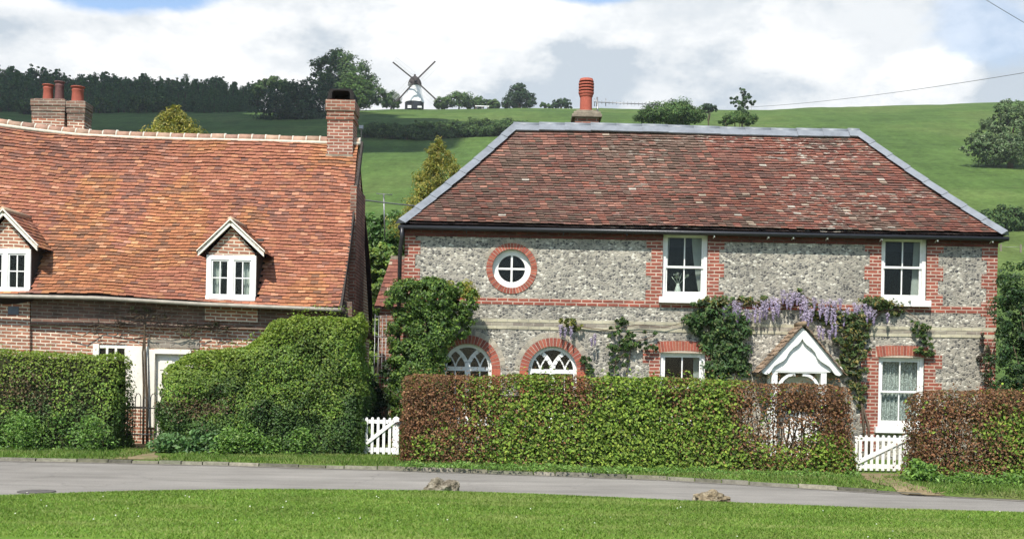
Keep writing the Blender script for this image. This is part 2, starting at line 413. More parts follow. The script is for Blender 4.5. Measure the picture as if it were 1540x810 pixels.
# kerb stones
kb = MB(); x = -20.0
while x < KEND:
    L = random.uniform(.3, .8); xe = min(x+L-.02, KEND)
    a, b = float(kerb_y(x)), float(kerb_y(xe)); j = random.uniform(-.012, .012)
    c = random.choice([(.22, .20, .15), (.15, .14, .10), (.18, .17, .125), (.15, .14, .11), (.21, .19, .15), (.085, .08, .06), (.11, .105, .07), (.13, .13, .09), (.10, .095, .07)])
    h = .018+(.040+random.uniform(-.01, .01))*float(kup(x))
    kb.add([(x, a-.02+j, -.03), (xe, b-.02+j, -.03), (xe, b+.13+j, -.03), (x, a+.13+j, -.03), (x, a+j, h), (xe, b+j, h), (xe, b+.12+j, h), (x, a+.12+j, h)],
           [(0, 1, 5, 4), (4, 5, 6, 7), (1, 2, 6, 5), (3, 0, 4, 7), (2, 3, 7, 6)], c)
    x += L
M['kerb'] = mat_attr('kerb_stone', .9, .4, 9, .5)
tag(kb.build('kerb', M['kerb']), kind='structure')
# worn earth paths, lying on the verge
def verge_z(X, Y):
    d = Y-kerb_y(X); hi = .012+.048*kup(X); lo = .008
    return np.where(d < .12, lo+(hi-lo)*np.clip((d-.02)/.1, 0, 1), hi+(VZ-hi)*np.clip((d-.12)/.18, 0, 1))
def patch(name, centre, seed):
    """centre: list of (x, y, half width)"""
    c = np.array(centre, float); t = np.linspace(0, len(c)-1, 40)
    cx, cy, cw = [np.interp(t, np.arange(len(c)), c[:, i]) for i in range(3)]
    V = []
    for s in np.linspace(-1, 1, 9):
        w_ = cw*(1+.5*(vn(t*3, t*0+(1 if s > 0 else 7), seed)-.5))
        X = cx+s*w_; V.append(np.stack([X, cy+.03*s*np.sin(t*5), verge_z(X, cy)+.009], 1))
    I = np.arange(9*40).reshape(9, 40)
    f = np.stack([I[:-1, :-1], I[:-1, 1:], I[1:, 1:], I[1:, :-1]], -1).reshape(-1, 4)
    return tag(link(name, np_mesh(name, np.concatenate(V), f), M['dirt']), kind='structure')
ga, gb_ = G(203, 692, VZ), G(222, 650, VZ)
patch('path', [(ga[0], float(kerb_y(ga[0]))+.14, .46), (*G(209, 683, VZ), .36), (*G(217, 668, VZ), .26), (*gb_, .2)], 3)
ga = G(1415, 745, .03)
patch('path', [(ga[0], float(kerb_y(ga[0]))+.14, .30), (*G(1388, 737, VZ), .22), (*G(1350, 729, VZ), .24), (*G(1330, 721, VZ), .36), (*G(1326, 712, VZ), .42)], 4)
# worn dark patch and cover in the road
mc = MB(); gx, gy = G(55, 739, 0)
mc.lathe([(.25, 0), (.25, .006), (.21, .008), (.02, .008)], (gx, gy, .004), 24)
tag(recentre(mc.build('drain_cover', mat_plain('cast_iron', (.11, .10, .09), .6, .4, 12, .4))), 'round dark iron drain cover set in the grey road', 'drain cover')

# ------------------------------------------------------------------ foliage
def leaf_mesh(name, pos, nrm, size, col, aspect=.62, fold=.25, droop=0.0):
    n_ = len(pos); pos = np.asarray(pos, float)
    r = rng.normal(size=(n_, 3)); nrm = np.asarray(nrm, float)
    nrm = nrm/np.maximum(np.linalg.norm(nrm, axis=1, keepdims=True), 1e-6)
    t = np.cross(nrm, r); t /= np.maximum(np.linalg.norm(t, axis=1, keepdims=True), 1e-6)
    if droop: t = t+np.array([0, 0, -droop]); t /= np.linalg.norm(t, axis=1, keepdims=True)
    b = np.cross(nrm, t); b /= np.maximum(np.linalg.norm(b, axis=1, keepdims=True), 1e-6)
    s = np.broadcast_to(np.asarray(size, float), (n_,))[:, None]
    w = s*aspect/2
    base = pos-t*s*.5; tip = pos+t*s*.5-nrm*s*.12
    v = np.stack([base, pos+b*w+nrm*w*fold, tip, pos-b*w+nrm*w*fold], 1).reshape(-1, 3)
    f = np.arange(n_*4).reshape(-1, 4)
    c = np.repeat(np.clip(np.asarray(col, float), 0, 1), 4, axis=0)
    return np_mesh(name, v, f, c)
def pal(cols, w, n_, jit=.25):
    cols = np.array(cols); i = rng.choice(len(cols), n_, p=np.array(w)/np.sum(w))
    return cols[i]*(1+rng.uniform(-jit, jit, (n_, 1)))*(1+rng.uniform(-.08, .08, (n_, 3)))
def lerp(a, b, t): return a*(1-t)+b*t

def section_pts(n_, e=.35):
    k = .0005
    """points on a half superellipse arch, even along its length: returns y in -1..1, z in 0..1, ny, nz"""
    t = np.linspace(.0005, math.pi-.0005, 4000)
    y = -np.sign(np.cos(t))*np.abs(np.cos(t))**e; z = np.sin(t)**e; z = (z-z[0])/(1-z[0])
    return t, y, z
def hedge(name, label, cat, x0, x1, yf, depth, H, n_, size, colfn, mat='leaf', e=.3, endr=.25, bump=.12, shell=.22, core='core', thin=None, group=None, zbase=VZ, twigs=0, core_in=.16, freq=1.3):
    """clipped hedge from x0 to x1, front line yf(x), height H(x)"""
    t, sy, sz = section_pts(0, e)
    Hm = float(np.mean(H(np.linspace(x0, x1, 9))))
    L = np.concatenate([[0], np.cumsum(np.hypot(np.diff(sy*depth/2), np.diff(sz*Hm)))]); L /= L[-1]
    def surf(u, q):
        """u along 0..1, q around 0..1 -> pos, normal"""
        X = x0+(x1-x0)*u; yy = np.interp(q, L, sy); zz = np.interp(q, L, sz)
        k = np.clip(np.minimum(X-x0, x1-X)/endr, 0, 1); k = (1-(1-k)**2)**.5
        yc = yf(X)+depth/2
        h = H(X)
        pos = np.stack([X, yc+yy*depth/2*(.55+.45*k), zbase+zz*h*(.93+.07*k)], 1)
        tn = np.interp(q, L, t)
        nrm = np.stack([(1-k)*np.sign(X-(x0+x1)/2)*1.2, -np.cos(tn)*.9, np.where(zz > .8, np.sin(tn), .15)], 1)
        nrm /= np.linalg.norm(nrm, axis=1, keepdims=True)
        return pos, nrm, zz*h
    q = rng.uniform(0, 1, n_); u = rng.uniform(0, 1, n_)
    pos, nrm, zz = surf(u, q)
    # end caps
    m = int(n_*depth/(2*Hm+depth+1e-6)*Hm/(x1-x0)*2.6)
    qe = rng.uniform(0, 1, m); se = rng.uniform(0, 1, m)**.5
    ue = rng.choice([0.0, 1.0], m)
    pe, ne, ze = surf(ue, qe)
    yc = yf(pe[:, 0])+depth/2
    pe[:, 1] = yc+(pe[:, 1]-yc)*se/.55*.95; pe[:, 2] = zbase+(pe[:, 2]-zbase)*rng.uniform(.02, 1, m)
    ne = np.stack([np.where(ue > .5, 1.0, -1.0), np.zeros(m), np.full(m, .2)], 1)
    pos = np.concatenate([pos, pe]); nrm = np.concatenate([nrm, ne]); 
    d = (fbm(pos[:, 0]*freq+pos[:, 1]*.7, pos[:, 2]*freq+pos[:, 1]*.5, 11, 4)-.5)*2*bump - rng.uniform(0, 1, len(pos))**1.5*shell
    d = np.where(rng.uniform(0, 1, len(pos)) < .02, rng.uniform(0, .16, len(pos)), d)
    pos = pos+nrm*d[:, None]
    keep = pos[:, 2] > zbase-.02
    keep &= rng.uniform(0, 1, len(pos)) < np.where((pos[:, 1] > yf(pos[:, 0])+depth*.7) & (pos[:, 2] < zbase+.8*H(pos[:, 0])), .6, 1.0)
    if thin is not None: keep &= rng.uniform(0, 1, len(pos)) < thin(pos)
    pos, nrm = pos[keep], nrm[keep]
    k = len(pos)
    nn = nrm+rng.normal(size=(k, 3))*.55+np.array([0, -.1, .35])
    col = colfn(pos, k); szm = 1.0
    if isinstance(col, tuple): col, szm = col
    root = thing(name, ((x0+x1)/2, float(yf(np.array([(x0+x1)/2]))[0])+depth/2, zbase), label, cat, group)
    off = np.array(root.location)
    link('foliage', leaf_mesh('foliage', pos-off, nn, size*szm*rng.uniform(.65, 1.3, k), col), M[mat], root)
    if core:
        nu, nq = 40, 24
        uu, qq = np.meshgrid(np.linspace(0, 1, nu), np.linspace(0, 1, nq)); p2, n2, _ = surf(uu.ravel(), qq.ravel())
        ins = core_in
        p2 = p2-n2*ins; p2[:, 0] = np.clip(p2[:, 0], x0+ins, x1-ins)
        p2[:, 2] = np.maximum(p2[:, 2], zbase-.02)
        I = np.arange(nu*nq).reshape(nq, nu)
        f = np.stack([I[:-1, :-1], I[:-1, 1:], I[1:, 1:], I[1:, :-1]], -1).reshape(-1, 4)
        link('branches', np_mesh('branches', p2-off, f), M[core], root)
    if twigs:
        tw = MB()
        for i in range(twigs):
            X = random.uniform(x0+.1, x1-.1); y = float(yf(np.array([X]))[0])+random.uniform(.2, depth-.15); h = float(H(np.array([X]))[0])
            pts = [(X, y, zbase)]; dx, dy = random.uniform(-.25, .25), random.uniform(-.15, .15)
            for k2 in range(1, 5):
                pts.append((X+dx*k2/4+random.uniform(-.05, .05), y+dy*k2/4, zbase+h*.93*k2/4))
            tw.tube(pts, [.018, .015, .012, .008, .004], 4)
            for k2 in range(4):
                b = pts[random.randint(1, 3)]; tw.tube([b, (b[0]+random.uniform(-.4, .4), b[1]+random.uniform(-.3, .2), b[2]+random.uniform(.05, .4))], [.008, .003], 3)
        tw.build('twigs', M['bark'], root, fixn=False)
    return root

def blob_leaves(blobs, n_, clump=40, spread=.22, inner=.7):
    """blobs: list of (cx,cy,cz,rx,ry,rz); returns positions, normals. Leaves come in clumps near the surface"""
    B = np.array(blobs, float); area = (B[:, 3]*B[:, 5]+B[:, 3]*B[:, 4]+B[:, 4]*B[:, 5]); pr = area/area.sum()
    nc = max(6, n_//clump); ib = rng.choice(len(B), nc, p=pr)
    d = rng.normal(size=(nc, 3)); d /= np.linalg.norm(d, axis=1, keepdims=True)
    rr = rng.uniform(inner, 1.0, (nc, 1))
    cc = B[ib, :3]+d*B[ib, 3:6]*rr
    j = rng.integers(0, nc, n_)
    rad = B[ib][:, 3:6].mean(1)*spread*rng.uniform(.6, 1.4, nc)
    off = rng.normal(size=(n_, 3)); off /= np.linalg.norm(off, axis=1, keepdims=True); off *= rng.uniform(.2, 1, (n_, 1))**.5
    off[:, 2] *= .75
    pos = cc[j]+off*rad[j][:, None]
    nrm = d[j]*.6+off*.9+np.array([0, 0, .3])+rng.normal(size=(n_, 3))*.3
    return pos, nrm, j
def tree(name, label, cat, base, blobs, n_, size, cols, w, trunk_r=.2, group=None, clump=40, spread=.22, inner=.7, mat='far_leaf', limbs=6, aspect=.8, trunk_top=None, cjit=.22, crown='crown'):
    base = Vector(base)
    root = thing(name, base, label, cat, group)
    pos, nrm, j = blob_leaves(blobs, n_, clump, spread, inner)
    ct = rng.uniform(1-cjit, 1+cjit, j.max()+1)
    col = pal(cols, w, n_, .18)*ct[j][:, None]
    link(crown, leaf_mesh(crown, pos-np.array(base), nrm, size*rng.uniform(.6, 1.3, n_), col, aspect), M[mat], root)
    B = np.array(blobs); top = Vector(B[np.argmax(B[:, 2]), :3]) if trunk_top is None else Vector(trunk_top)
    tk = MB(); mid = base.lerp(top, .45)+Vector((random.uniform(-.1, .1), 0, 0))*trunk_r*5
    tk.tube([base-Vector((0, 0, .3)), base.lerp(mid, .4), mid, top], [trunk_r*1.25, trunk_r, trunk_r*.75, trunk_r*.2], 8)
    for q in range(min(limbs, len(blobs)*2)):
        b = Vector(B[q % len(B), :3]); s = base.lerp(mid, random.uniform(.55, 1.0))
        e = b+Vector((random.uniform(-.4, .4)*B[q % len(B), 3], random.uniform(-.4, .4)*B[q % len(B), 3], 0))
        tk.tube([s, s.lerp(e, .5)+Vector((0, 0, .1*(e-s).length)), e], [trunk_r*.5, trunk_r*.3, trunk_r*.1], 6)
    tk.build('trunk', M['bark'], root, fixn=False)
    return root
def copy_tree(src, loc, scale, rz, label=None):
    c = src.copy(); COL.objects.link(c); c.location = loc; c.scale = scale; c.rotation_euler = (0, 0, rz)
    if label: c['label'] = label
    for ch in src.children:
        d = ch.copy(); COL.objects.link(d); d.parent = c
    return c
def pxblobs(lst, Y, dy=1.0):
    out = []
    for (px, py, rx, ry) in lst:
        c = P(px, py, Y); k = Y/F
        out.append((c[0], c[1]+random.uniform(-.3, .3)*rx*k, c[2], rx*k, rx*k*dy, ry*k))
    return out
# ================================================================== building helpers
def pick(cols): return random.choice(cols)
def tiles(mb, S, bounds, ncourse, tw, colfn, lift=.03, jit=.008, x_off=0.0, over=1.5, skip=None):
    """plain tiles in courses. S(x,t)->Vector point on roof plane (t 0 eave..1 ridge); bounds(t)->(x0,x1)"""
    for i in range(ncourse):
        t0 = i/ncourse; t1 = min((i+over)/ncourse, 1.0)
        a0, a1 = bounds(t0); b0, b1 = bounds(t1)
        lo, hi = min(a0, b0), max(a1, b1)
        x = lo-tw+(tw*.5 if i % 2 else 0)+random.uniform(-.012, .012)+x_off
        rowj = random.uniform(-.006, .006)
        while x < hi:
            xa, xb = x+.002, x+tw-.002
            x += tw
            l0, l1 = max(xa, a0), min(xb, a1); u0, u1 = max(xa, b0), min(xb, b1)
            if l1-l0 < .01: continue
            if u1-u0 < .005: u0 = u1 = min(max((l0+l1)/2, b0), b1)
            if skip is not None and skip((l0+l1)/2, t0): continue
            p00, p10, p01, p11 = Vector(S(l0, t0)), Vector(S(l1, t0)), Vector(S(u0, t1)), Vector(S(u1, t1))
            up = (p01-p00); ax = (p10-p00); nr = ax.cross(up)
            if nr.length < 1e-9: continue
            nr.normalize()
            if nr.z < 0: nr = -nr
            d = up.normalized()*random.uniform(-jit, jit)*1.2
            jl = random.uniform(-jit, jit)*.6; jr = random.uniform(-jit, jit)*.6
            l = lift+rowj
            A, B = p00+d+nr*(l+jl), p10+d+nr*(l+jr); C, D = p11+nr*.006, p01+nr*.006
            th = .013
            v = [A, B, C, D, A-nr*th, B-nr*th, C-nr*th, D-nr*th]
            col = colfn((l0+l1)/2, t0)
            mb.add(v, [(0, 1, 2, 3), (4, 5, 1, 0), (5, 6, 2, 1), (7, 4, 0, 3)], col)
def underlay(mb, S, bounds, n=24, drop=-.012, col=(.03, .02, .018)):
    nx = 14; v = []
    for i in range(n+1):
        t = i/n; a, b = bounds(t)
        for j in range(nx+1):
            v.append(Vector(S(a+(b-a)*j/nx, t))+Vector((0, 0, drop)))
    f = [(i*(nx+1)+j, i*(nx+1)+j+1, (i+1)*(nx+1)+j+1, (i+1)*(nx+1)+j) for i in range(n) for j in range(nx)]
    mb.add(v, f, col)
def wall_sheet(mb, outer, holes, Y, reveal=.16):
    """front face at Y with openings and their reveals"""
    pts = list(outer); edges = [(i, (i+1) % len(outer)) for i in range(len(outer))]
    for h in holes:
        b = len(pts); pts += h; edges += [(b+i, b+(i+1) % len(h)) for i in range(len(h))]
    r = geometry.delaunay_2d_cdt([Vector(p) for p in pts], edges, [], 1, 1e-6)
    vs, _, fs = r[0], r[1], r[2]
    def inside(p, poly):
        c = False; j = len(poly)-1
        for i in range(len(poly)):
            if (poly[i][1] > p[1]) != (poly[j][1] > p[1]) and p[0] < (poly[j][0]-poly[i][0])*(p[1]-poly[i][1])/(poly[j][1]-poly[i][1])+poly[i][0]: c = not c
            j = i
        return c
    keep = []
    for f in fs:
        c = sum((vs[i] for i in f), Vector((0, 0)))/len(f)
        if any(inside(c, h) for h in holes) or not inside(c, outer): continue
        a, b_, c_ = vs[f[0]], vs[f[1]], vs[f[2]]
        keep.append(tuple(f) if (b_-a).cross(c_-a) > 0 else tuple(f[::-1]))
    mb.add([(v[0], Y, v[1]) for v in vs], keep)
    for h in holes:
        n = len(h); a = sum(h[i][0]*h[(i+1) % n][1]-h[(i+1) % n][0]*h[i][1] for i in range(n))
        hh = h if a > 0 else h[::-1]
        mb.add([(x, Y, z) for x, z in hh]+[(x, Y+reveal, z) for x, z in hh], [((i+1) % n, i, i+n, (i+1) % n+n)[::-1] for i in range(n)])
def rpoly(x0, x1, z0, z1): return [(x0, z0), (x1, z0), (x1, z1), (x0, z1)]
def circ(cx, cz, r, n=32, a0=0, a1=2*math.pi, closed=True, rz=None):
    m = n if closed else n+1
    rz = rz or r
    return [(cx+r*math.cos(a0+(a1-a0)*i/n), cz+rz*math.sin(a0+(a1-a0)*i/n)) for i in range(m)]
def ring_prism(mb, inner, outer, y0, y1, col=(1, 1, 1), closed=True):
    n = len(inner); m = n if closed else n-1
    v = [(x, y0, z) for x, z in inner]+[(x, y0, z) for x, z in outer]+[(x, y1, z) for x, z in inner]+[(x, y1, z) for x, z in outer]
    f = []
    for i in range(m):
        j = (i+1) % n
        f += [(i, j, n+j, n+i), (2*n+i, 3*n+i, 3*n+j, 2*n+j), (i, 2*n+i, 2*n+j, j), (n+i, n+j, 3*n+j, 3*n+i)]
    if not closed: f += [(0, n, 3*n, 2*n), (n-1, 3*n-1, 4*n-1, 2*n-1)]
    mb.add(v, f, col)
def voussoirs(mb, cx, cz, r0, r1, a0, a1, k, y0, y1, cols, gap=.1):
    for i in range(k):
        b0 = a0+(a1-a0)*(i+gap/2)/k; b1 = a0+(a1-a0)*(i+1-gap/2)/k
        j = random.uniform(-.003, .003)
        pts = [(cx+r*math.cos(b), cz+r*math.sin(b)) for r, b in ((r0, b0), (r1, b0), (r1, b1), (r0, b1))]
        c = pick(cols); kq = random.uniform(.82, 1.14); c = tuple(q*kq for q in c)
        mb.prism(pts, y0+j, y1, c)
def toothed(x_in, side, w1, w2, z0, z1, course=.076, per=4, start=0):
    """polygon of brick jamb: straight edge at x_in, teeth going out in direction side"""
    pts = [(x_in, z0)]; z = z0; k = start
    step = course*per
    while z < z1-1e-4:
        zz = min(z+step, z1); w = w1 if k % 2 == 0 else w2
        pts += [(x_in+side*w, z), (x_in+side*w, zz)]; z = zz; k += 1
    pts.append((x_in, z1))
    return pts
def sash(parent, x0, x1, z0, z1, Y, curtains=(), split=.5, sill=True, bars=True, fw=.075):
    """four pane sliding sash window filling the opening; Y is the plane of the frame"""
    w = MB()
    w.box(x0, x0+fw, Y, Y+.12, z0, z1); w.box(x1-fw, x1, Y, Y+.12, z0, z1)
    w.box(x0+fw, x1-fw, Y+.002, Y+.12, z1-fw*.9, z1); w.box(x0+fw, x1-fw, Y+.002, Y+.12, z0, z0+.05)
    a, b = x0+fw, x1-fw; zm = z0+(z1-z0)*split; s = .042
    for (zz0, zz1, yy, bot) in ((zm-.02, z1-fw*.9, Y+.03, .045), (z0+.05, zm+.02, Y+.065, .085)):
        w.box(a, a+s, yy, yy+.035, zz0, zz1); w.box(b-s, b, yy, yy+.035, zz0, zz1)
        w.box(a+s, b-s, yy+.001, yy+.034, zz1-.045, zz1); w.box(a+s, b-s, yy+.001, yy+.034, zz0, zz0+bot)
        w.box((a+b)/2-.013, (a+b)/2+.013, yy+.003, yy+.032, zz0+bot, zz1-.045)
    o = w.build('window', M['white'], parent)
    g = MB()
    g.box(a+s, b-s, Y+.045, Y+.049, zm+.02, z1-fw*.9-.045); g.box(a+s, b-s, Y+.08, Y+.084, z0+.13, zm-.02)
    g.build('pane', M['glass'], o)
    if sill:
        q = MB(); q.box(x0-.075, x1+.075, Y-.2, Y+.02, z0-.13, z0+.004); q.build('sill', M['white'], o, .006)
    for cu in curtains: curtain(o, *cu)
    return o
def curtain(win, pts_top, pts_bot, z1, z0, Y, mat='curtain', amp=.022, waves=7, name='curtain'):
    """hanging cloth: x range at the top, x range at the bottom"""
    nx, nz = waves*6, 8; v = []
    for k in range(nz+1):
        t = k/nz; l = lerp(pts_top[0], pts_bot[0], t**1.4); r = lerp(pts_top[1], pts_bot[1], t**1.4)
        for i in range(nx+1):
            s = i/nx; v.append((l+(r-l)*s, Y+amp*math.sin(s*waves*2*math.pi+t*.5), z1+(z0-z1)*t))
    m = MB(); m.add(v, [(k*(nx+1)+i, k*(nx+1)+i+1, (k+1)*(nx+1)+i+1, (k+1)*(nx+1)+i) for k in range(nz) for i in range(nx)], smooth=True)
    return m.build(name, M[mat], win, fixn=False)
# ================================================================== the brick cottage on the left
YW, YE, YR = 26.45, 26.05, 29.1
XR = -3.80                                   # roof verge (right)
XL = -15.0
EAV = lambda x: float(np.interp(x, [-15, PX(0, 443, YE), PX(150, 446, YE), PX(300, 455, YE), PX(517, 464, YE), 0],
                                [PZ(0, 443, YE)+.1, PZ(0, 443, YE), PZ(150, 446, YE), PZ(300, 455, YE), PZ(517, 464, YE), PZ(517, 464, YE)]))
_rp = [(-60, 176), (0, 184), (60, 192), (120, 199), (200, 203), (300, 206), (400, 208), (497, 211), (535, 212)]
_rx = [PX(a, b, YR) for a, b in _rp]; _rz = [PZ(a, b, YR) for a, b in _rp]
RID = lambda x: float(np.interp(x, [-15]+_rx, [_rz[0]+.05]+_rz))
def S_front(x, t):
    z = EAV(x)*(1-t)+RID(x)*t
    y = YE+(YR-YE)*t
    sag = -.10*math.sin(math.pi*t)+(float(fbm(np.array(x*.55), np.array(t*2.6), 5))-.5)*.16
    return (x, y+.0, z+sag)
def S_rear(x, t):
    return (x, 32.3+(YR-32.3)*t, (EAV(x)-.3)*(1-t)+RID(x)*t)
cot = thing('brick_cottage', (-8.5, 29.0, 0), 'old red brick cottage with sagging orange clay tile roof, dormers and low dark eaves', 'cottage')
RED = [(.28, .116, .066), (.27, .106, .062), (.245, .096, .058), (.30, .134, .072), (.235, .092, .057), (.275, .11, .064)]
DRK = [(.175, .08, .056), (.195, .086, .058), (.155, .076, .055), (.21, .092, .062)]
PALE = [(.36, .175, .105), (.34, .165, .11)]
def cot_col(x, t):
    p = float(fbm(np.array(x*.5+3), np.array(t*3.5), 21, 3)); o = float(fbm(np.array(x*.9), np.array(t*2), 33, 2))
    r = random.random()
    dk = .14+.7*max(0, .5-p)*3
    if r < dk*.7: c = pick(DRK)
    elif r > .93: c = pick(PALE)
    else: c = pick(RED)
    k = random.uniform(.86, 1.13)*(.82+.36*float(fbm(np.array(x*.35+5), np.array(t*2), 77, 3)))
    if o > .58: c = (c[0]*1.08, c[1]*1.12, c[2]*.92)
    return tuple(v*k for v in c)
dorm = []      # filled below: (x0,x1,t) areas where tiles are left out
D = [dict(pk=(349, 333), el=(300, 380), er=(399, 381), wl=(312, 384), wt=384, wb=451, top=345),
     dict(pk=(9, 318), el=(-43, 372), er=(60, 372), wl=(-28, 45), wt=374, wb=440, top=330)]
YD = YE+.10
for d in D:
    d['x0'], d['x1'] = PX(d['wl'][0], 410, YD), PX(d['wl'][1], 410, YD)
    d['zt'], d['zb'] = PZ(sum(d['wl'])/2, d['wt'], YD), PZ(sum(d['wl'])/2, d['wb'], YD)
    d['P'] = P(*d['pk'], YD); d['L'] = P(*d['el'], YD); d['Rr'] = P(*d['er'], YD)
def in_dormer(x, t):
    for d in D:
        if d['x0']-.03 < x < d['x1']+.03:
            z = S_front(x, t)[2]
            if z > d['zb']+.02 and z < d['zt']+.1: return True
    return False
rf = MB(); bf = lambda t: (XL, XR+(0.05*math.sin(t*5)))
underlay(rf, lambda x, t: S_front(x, t) if not in_dormer(x, t) else (x, YD+.3+3*t, S_front(x, t)[2]-.35), bf, 40, -.03)
tiles(rf, S_front, bf, 52, .168, cot_col, .044, .011, skip=in_dormer)
underlay(rf, S_rear, bf, 20, -.03); tiles(rf, S_rear, bf, 36, .168, cot_col, .034, .012)
roof = rf.build('roof', M['tile'], cot, fixn=False)
# ridge tiles bedded in pale mortar
rt = MB(); x = XL
while x < XR-.02:
    e = min(x+.33, XR-.01); c = shade(pick([(.33, .20, .14), (.28, .17, .125), (.36, .24, .17)]), .8, 1.15)
    j = random.uniform(-.012, .012)
    for (a, b, r, col) in ((x, e-.03, .115, c), (e-.03, e, .125, (.52, .48, .40))):
        rt.tube([(a, YR, RID(a)-.03+j), (b, YR, RID(b)-.03+j)], r, 10, col)
    x = e
rt.tube([(XL+(XR-XL)*i/40, YR-.09, RID(XL+(XR-XL)*i/40)-.085) for i in range(41)], .05, 6, (.52, .47, .38))
rt.build('ridge_tiles', M['tile'], roof)
M['eaves'] = mat_brick('eaves_shaded_brick', (.17, .09, .065), (.12, .072, .055), (.22, .18, .14), dirt_amt=.6, slope=.027)
# walls
w = MB()
zt = lambda x: EAV(x)+.1
xa, xb = PX(140, 530, YW), PX(191, 530, YW); za, zb = PZ(165, 610, YW), PZ(165, 517, YW)
win_h = rpoly(xa, xb, za, zb)
xd0, xd1 = PX(232, 580, YW), PX(283, 580, YW); zd0, zd1 = .1, PZ(258, 530, YW)
door_h = rpoly(xd0, xd1, zd0, zd1)
outer = [(XL, -.1), (XR-.05, -.1), (XR-.05, zt(XR)), (-8, zt(-8)), (XL, zt(XL))]
wall_sheet(w, outer, [win_h, door_h], YW, .14)
g = XR-.05
prof = [(YW, -.1), (32.0, -.1), (32.0, EAV(g)-.25), (YR, RID(g)-.12), (YW, EAV(g)+.1)]
for X in (g, XL):
    w.add([(X, y, z) for y, z in prof], [tuple(range(5)) if X == g else tuple(range(5))[::-1]])
w.add([(XL, 32, -.1), (g, 32, -.1), (g, 32, EAV(g)-.25), (XL, 32, EAV(XL)-.25)], [(3, 2, 1, 0)])
wall = w.build('wall', M['old_brick'], cot, fixn=False)
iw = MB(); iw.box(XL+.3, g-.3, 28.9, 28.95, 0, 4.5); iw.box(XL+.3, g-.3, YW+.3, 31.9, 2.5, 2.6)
iw.build('interior_wall', M['plaster'], cot)
# verge board and dark gable edge
vb = MB()
N_ = 14
for i in range(N_):
    a = S_front(XR, i/N_); b = S_front(XR, (i+1)/N_)
    vb.bar((XR+.035, a[1]+.02, a[2]-.06), (XR+.035, b[1]+.02, b[2]-.06), .05, .16)
vb.build('verge_board', M['tarred'], cot)
gb = MB(); zg = EAV(XR)
gb.box(XR-.04, XR+.13, YW+.4, YW+1.3, .1, zg-.05); gb.box(XR-.04, XR+.10, YW+1.3, YR+.3, .1, RID(XR)-1.3)
gb.build('buttress', M['dark_brick'], wall)
# brick strip under the eaves, their shade put into its colour, with the brick piers beneath the dormers
db = MB()
def zrow(l, r, t_, b_, Y, mb, y0, y1, k=1):
    for i in range(k):
        a = l+(r-l)*i/k; c = l+(r-l)*(i+1)/k
        z = [(PX(a, t_, Y), PZ(a, t_+(a-180)*.022, Y)), (PX(c, t_, Y), PZ(c, t_+(c-180)*.022, Y)), (PX(c, b_, Y), PZ(c, b_+(c-180)*.022, Y)), (PX(a, b_, Y), PZ(a, b_+(a-180)*.022, Y))]
        mb.prism(z, y0, y1)
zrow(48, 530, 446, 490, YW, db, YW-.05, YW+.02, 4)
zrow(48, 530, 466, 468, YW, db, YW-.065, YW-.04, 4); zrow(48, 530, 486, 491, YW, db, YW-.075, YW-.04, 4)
db.build('eaves_shade_strip', M['eaves'], wall)
bp = MB()
zrow(-60, 47, 450, 600, YW, bp, YW-.09, YW+.02); bp.build('brick_pier', M['old_brick'], wall)
bp = MB(); zrow(310, 389, 454, 480, YW, bp, YW-.11, YW+.02); bp.build('brick_pier', M['old_brick'], wall)
vx = MB(); vx.prism(rpoly(*rect(15, 461, 31, 473, YW)), YW-.11, YW-.085); vx.build('air_brick', mat_plain('slate_grey', (.12, .13, .15), .6, .2, 8), wall)
# gutter
gt = MB(); pts = [(x, YE-.09, EAV(x)-.035) for x in np.linspace(XL, XR+.05, 30)]
gt.tube(pts, .045, 8); gt.build('gutter', M['gutter_grey'], cot)
gt2 = MB(); gt2.tube([(XR+.05, YE-.05, EAV(XR)-.03), (XR+.16, YW+.5, EAV(XR)-.35), (XR+.62, YW+1.6, EAV(XR)-.62)], .07, 8)
gt2.build('downpipe', M['tarred'], cot)
# white rendered panel, door and window
rp = MB(); rp.prism(rpoly(*rect(191, 520, 223, 611, YW)), YW-.03, YW+.01)
rp.build('rendered_panel', M['cream'], wall, .006)
dr = MB(); dr.prism(rpoly(*rect(224, 525, 233, 642, YW)), YW-.045, YW+.06); dr.prism(rpoly(*rect(233, 525, 288, 532, YW)), YW-.044, YW+.06)
dr.prism(rpoly(*rect(283, 532, 290, 642, YW)), YW-.043, YW+.06)
dfr = dr.build('door_frame', M['cream'], cot, .005)
dl = MB(); dl.box(xd0, xd1, YW+.08, YW+.12, .1, zd1)
X0, X1, Z0, Z1 = rect(239, 541, 245, 600, YW)
for (a, b, c_, d_) in ((239, 541, 258, 556), (239, 600, 258, 625), (262, 600, 279, 625)):
    dl.prism(rpoly(*rect(a, b, c_, d_, YW)), YW+.065, YW+.081)
door = dl.build('door', M['cream'], cot, .004)
pn = MB(); pn.prism(rpoly(*rect(242, 562, 249, 577, YW)), YW+.06, YW+.066); pn.build('pane', M['soot'], door)
ln = MB(); zrow(222, 300, 508, 521, YW, ln, YW-.02, YW+.01); ln.build('lintel', M['grey_brick'], wall)
cw = MB(); cw.box(xa, xa+.13, YW-.02, YW+.08, za, zb); cw.box(xb-.06, xb, YW+.02, YW+.08, za, zb); cw.box(xa, xb, YW+.021, YW+.08, zb-.09, zb-.02)
for q in (.4, .66): cw.box(lerp(xa, xb, q)-.025, lerp(xa, xb, q)+.025, YW+.022, YW+.078, za, zb)
cw.box(xa, xb, YW+.02, YW+.08, za, za+.08)
cwo = cw.build('window', M['cream'], cot)
g_ = MB(); g_.box(xa+.1, xb-.05, YW+.05, YW+.054, za+.08, zb-.09); g_.build('pane', M['glass'], cwo)
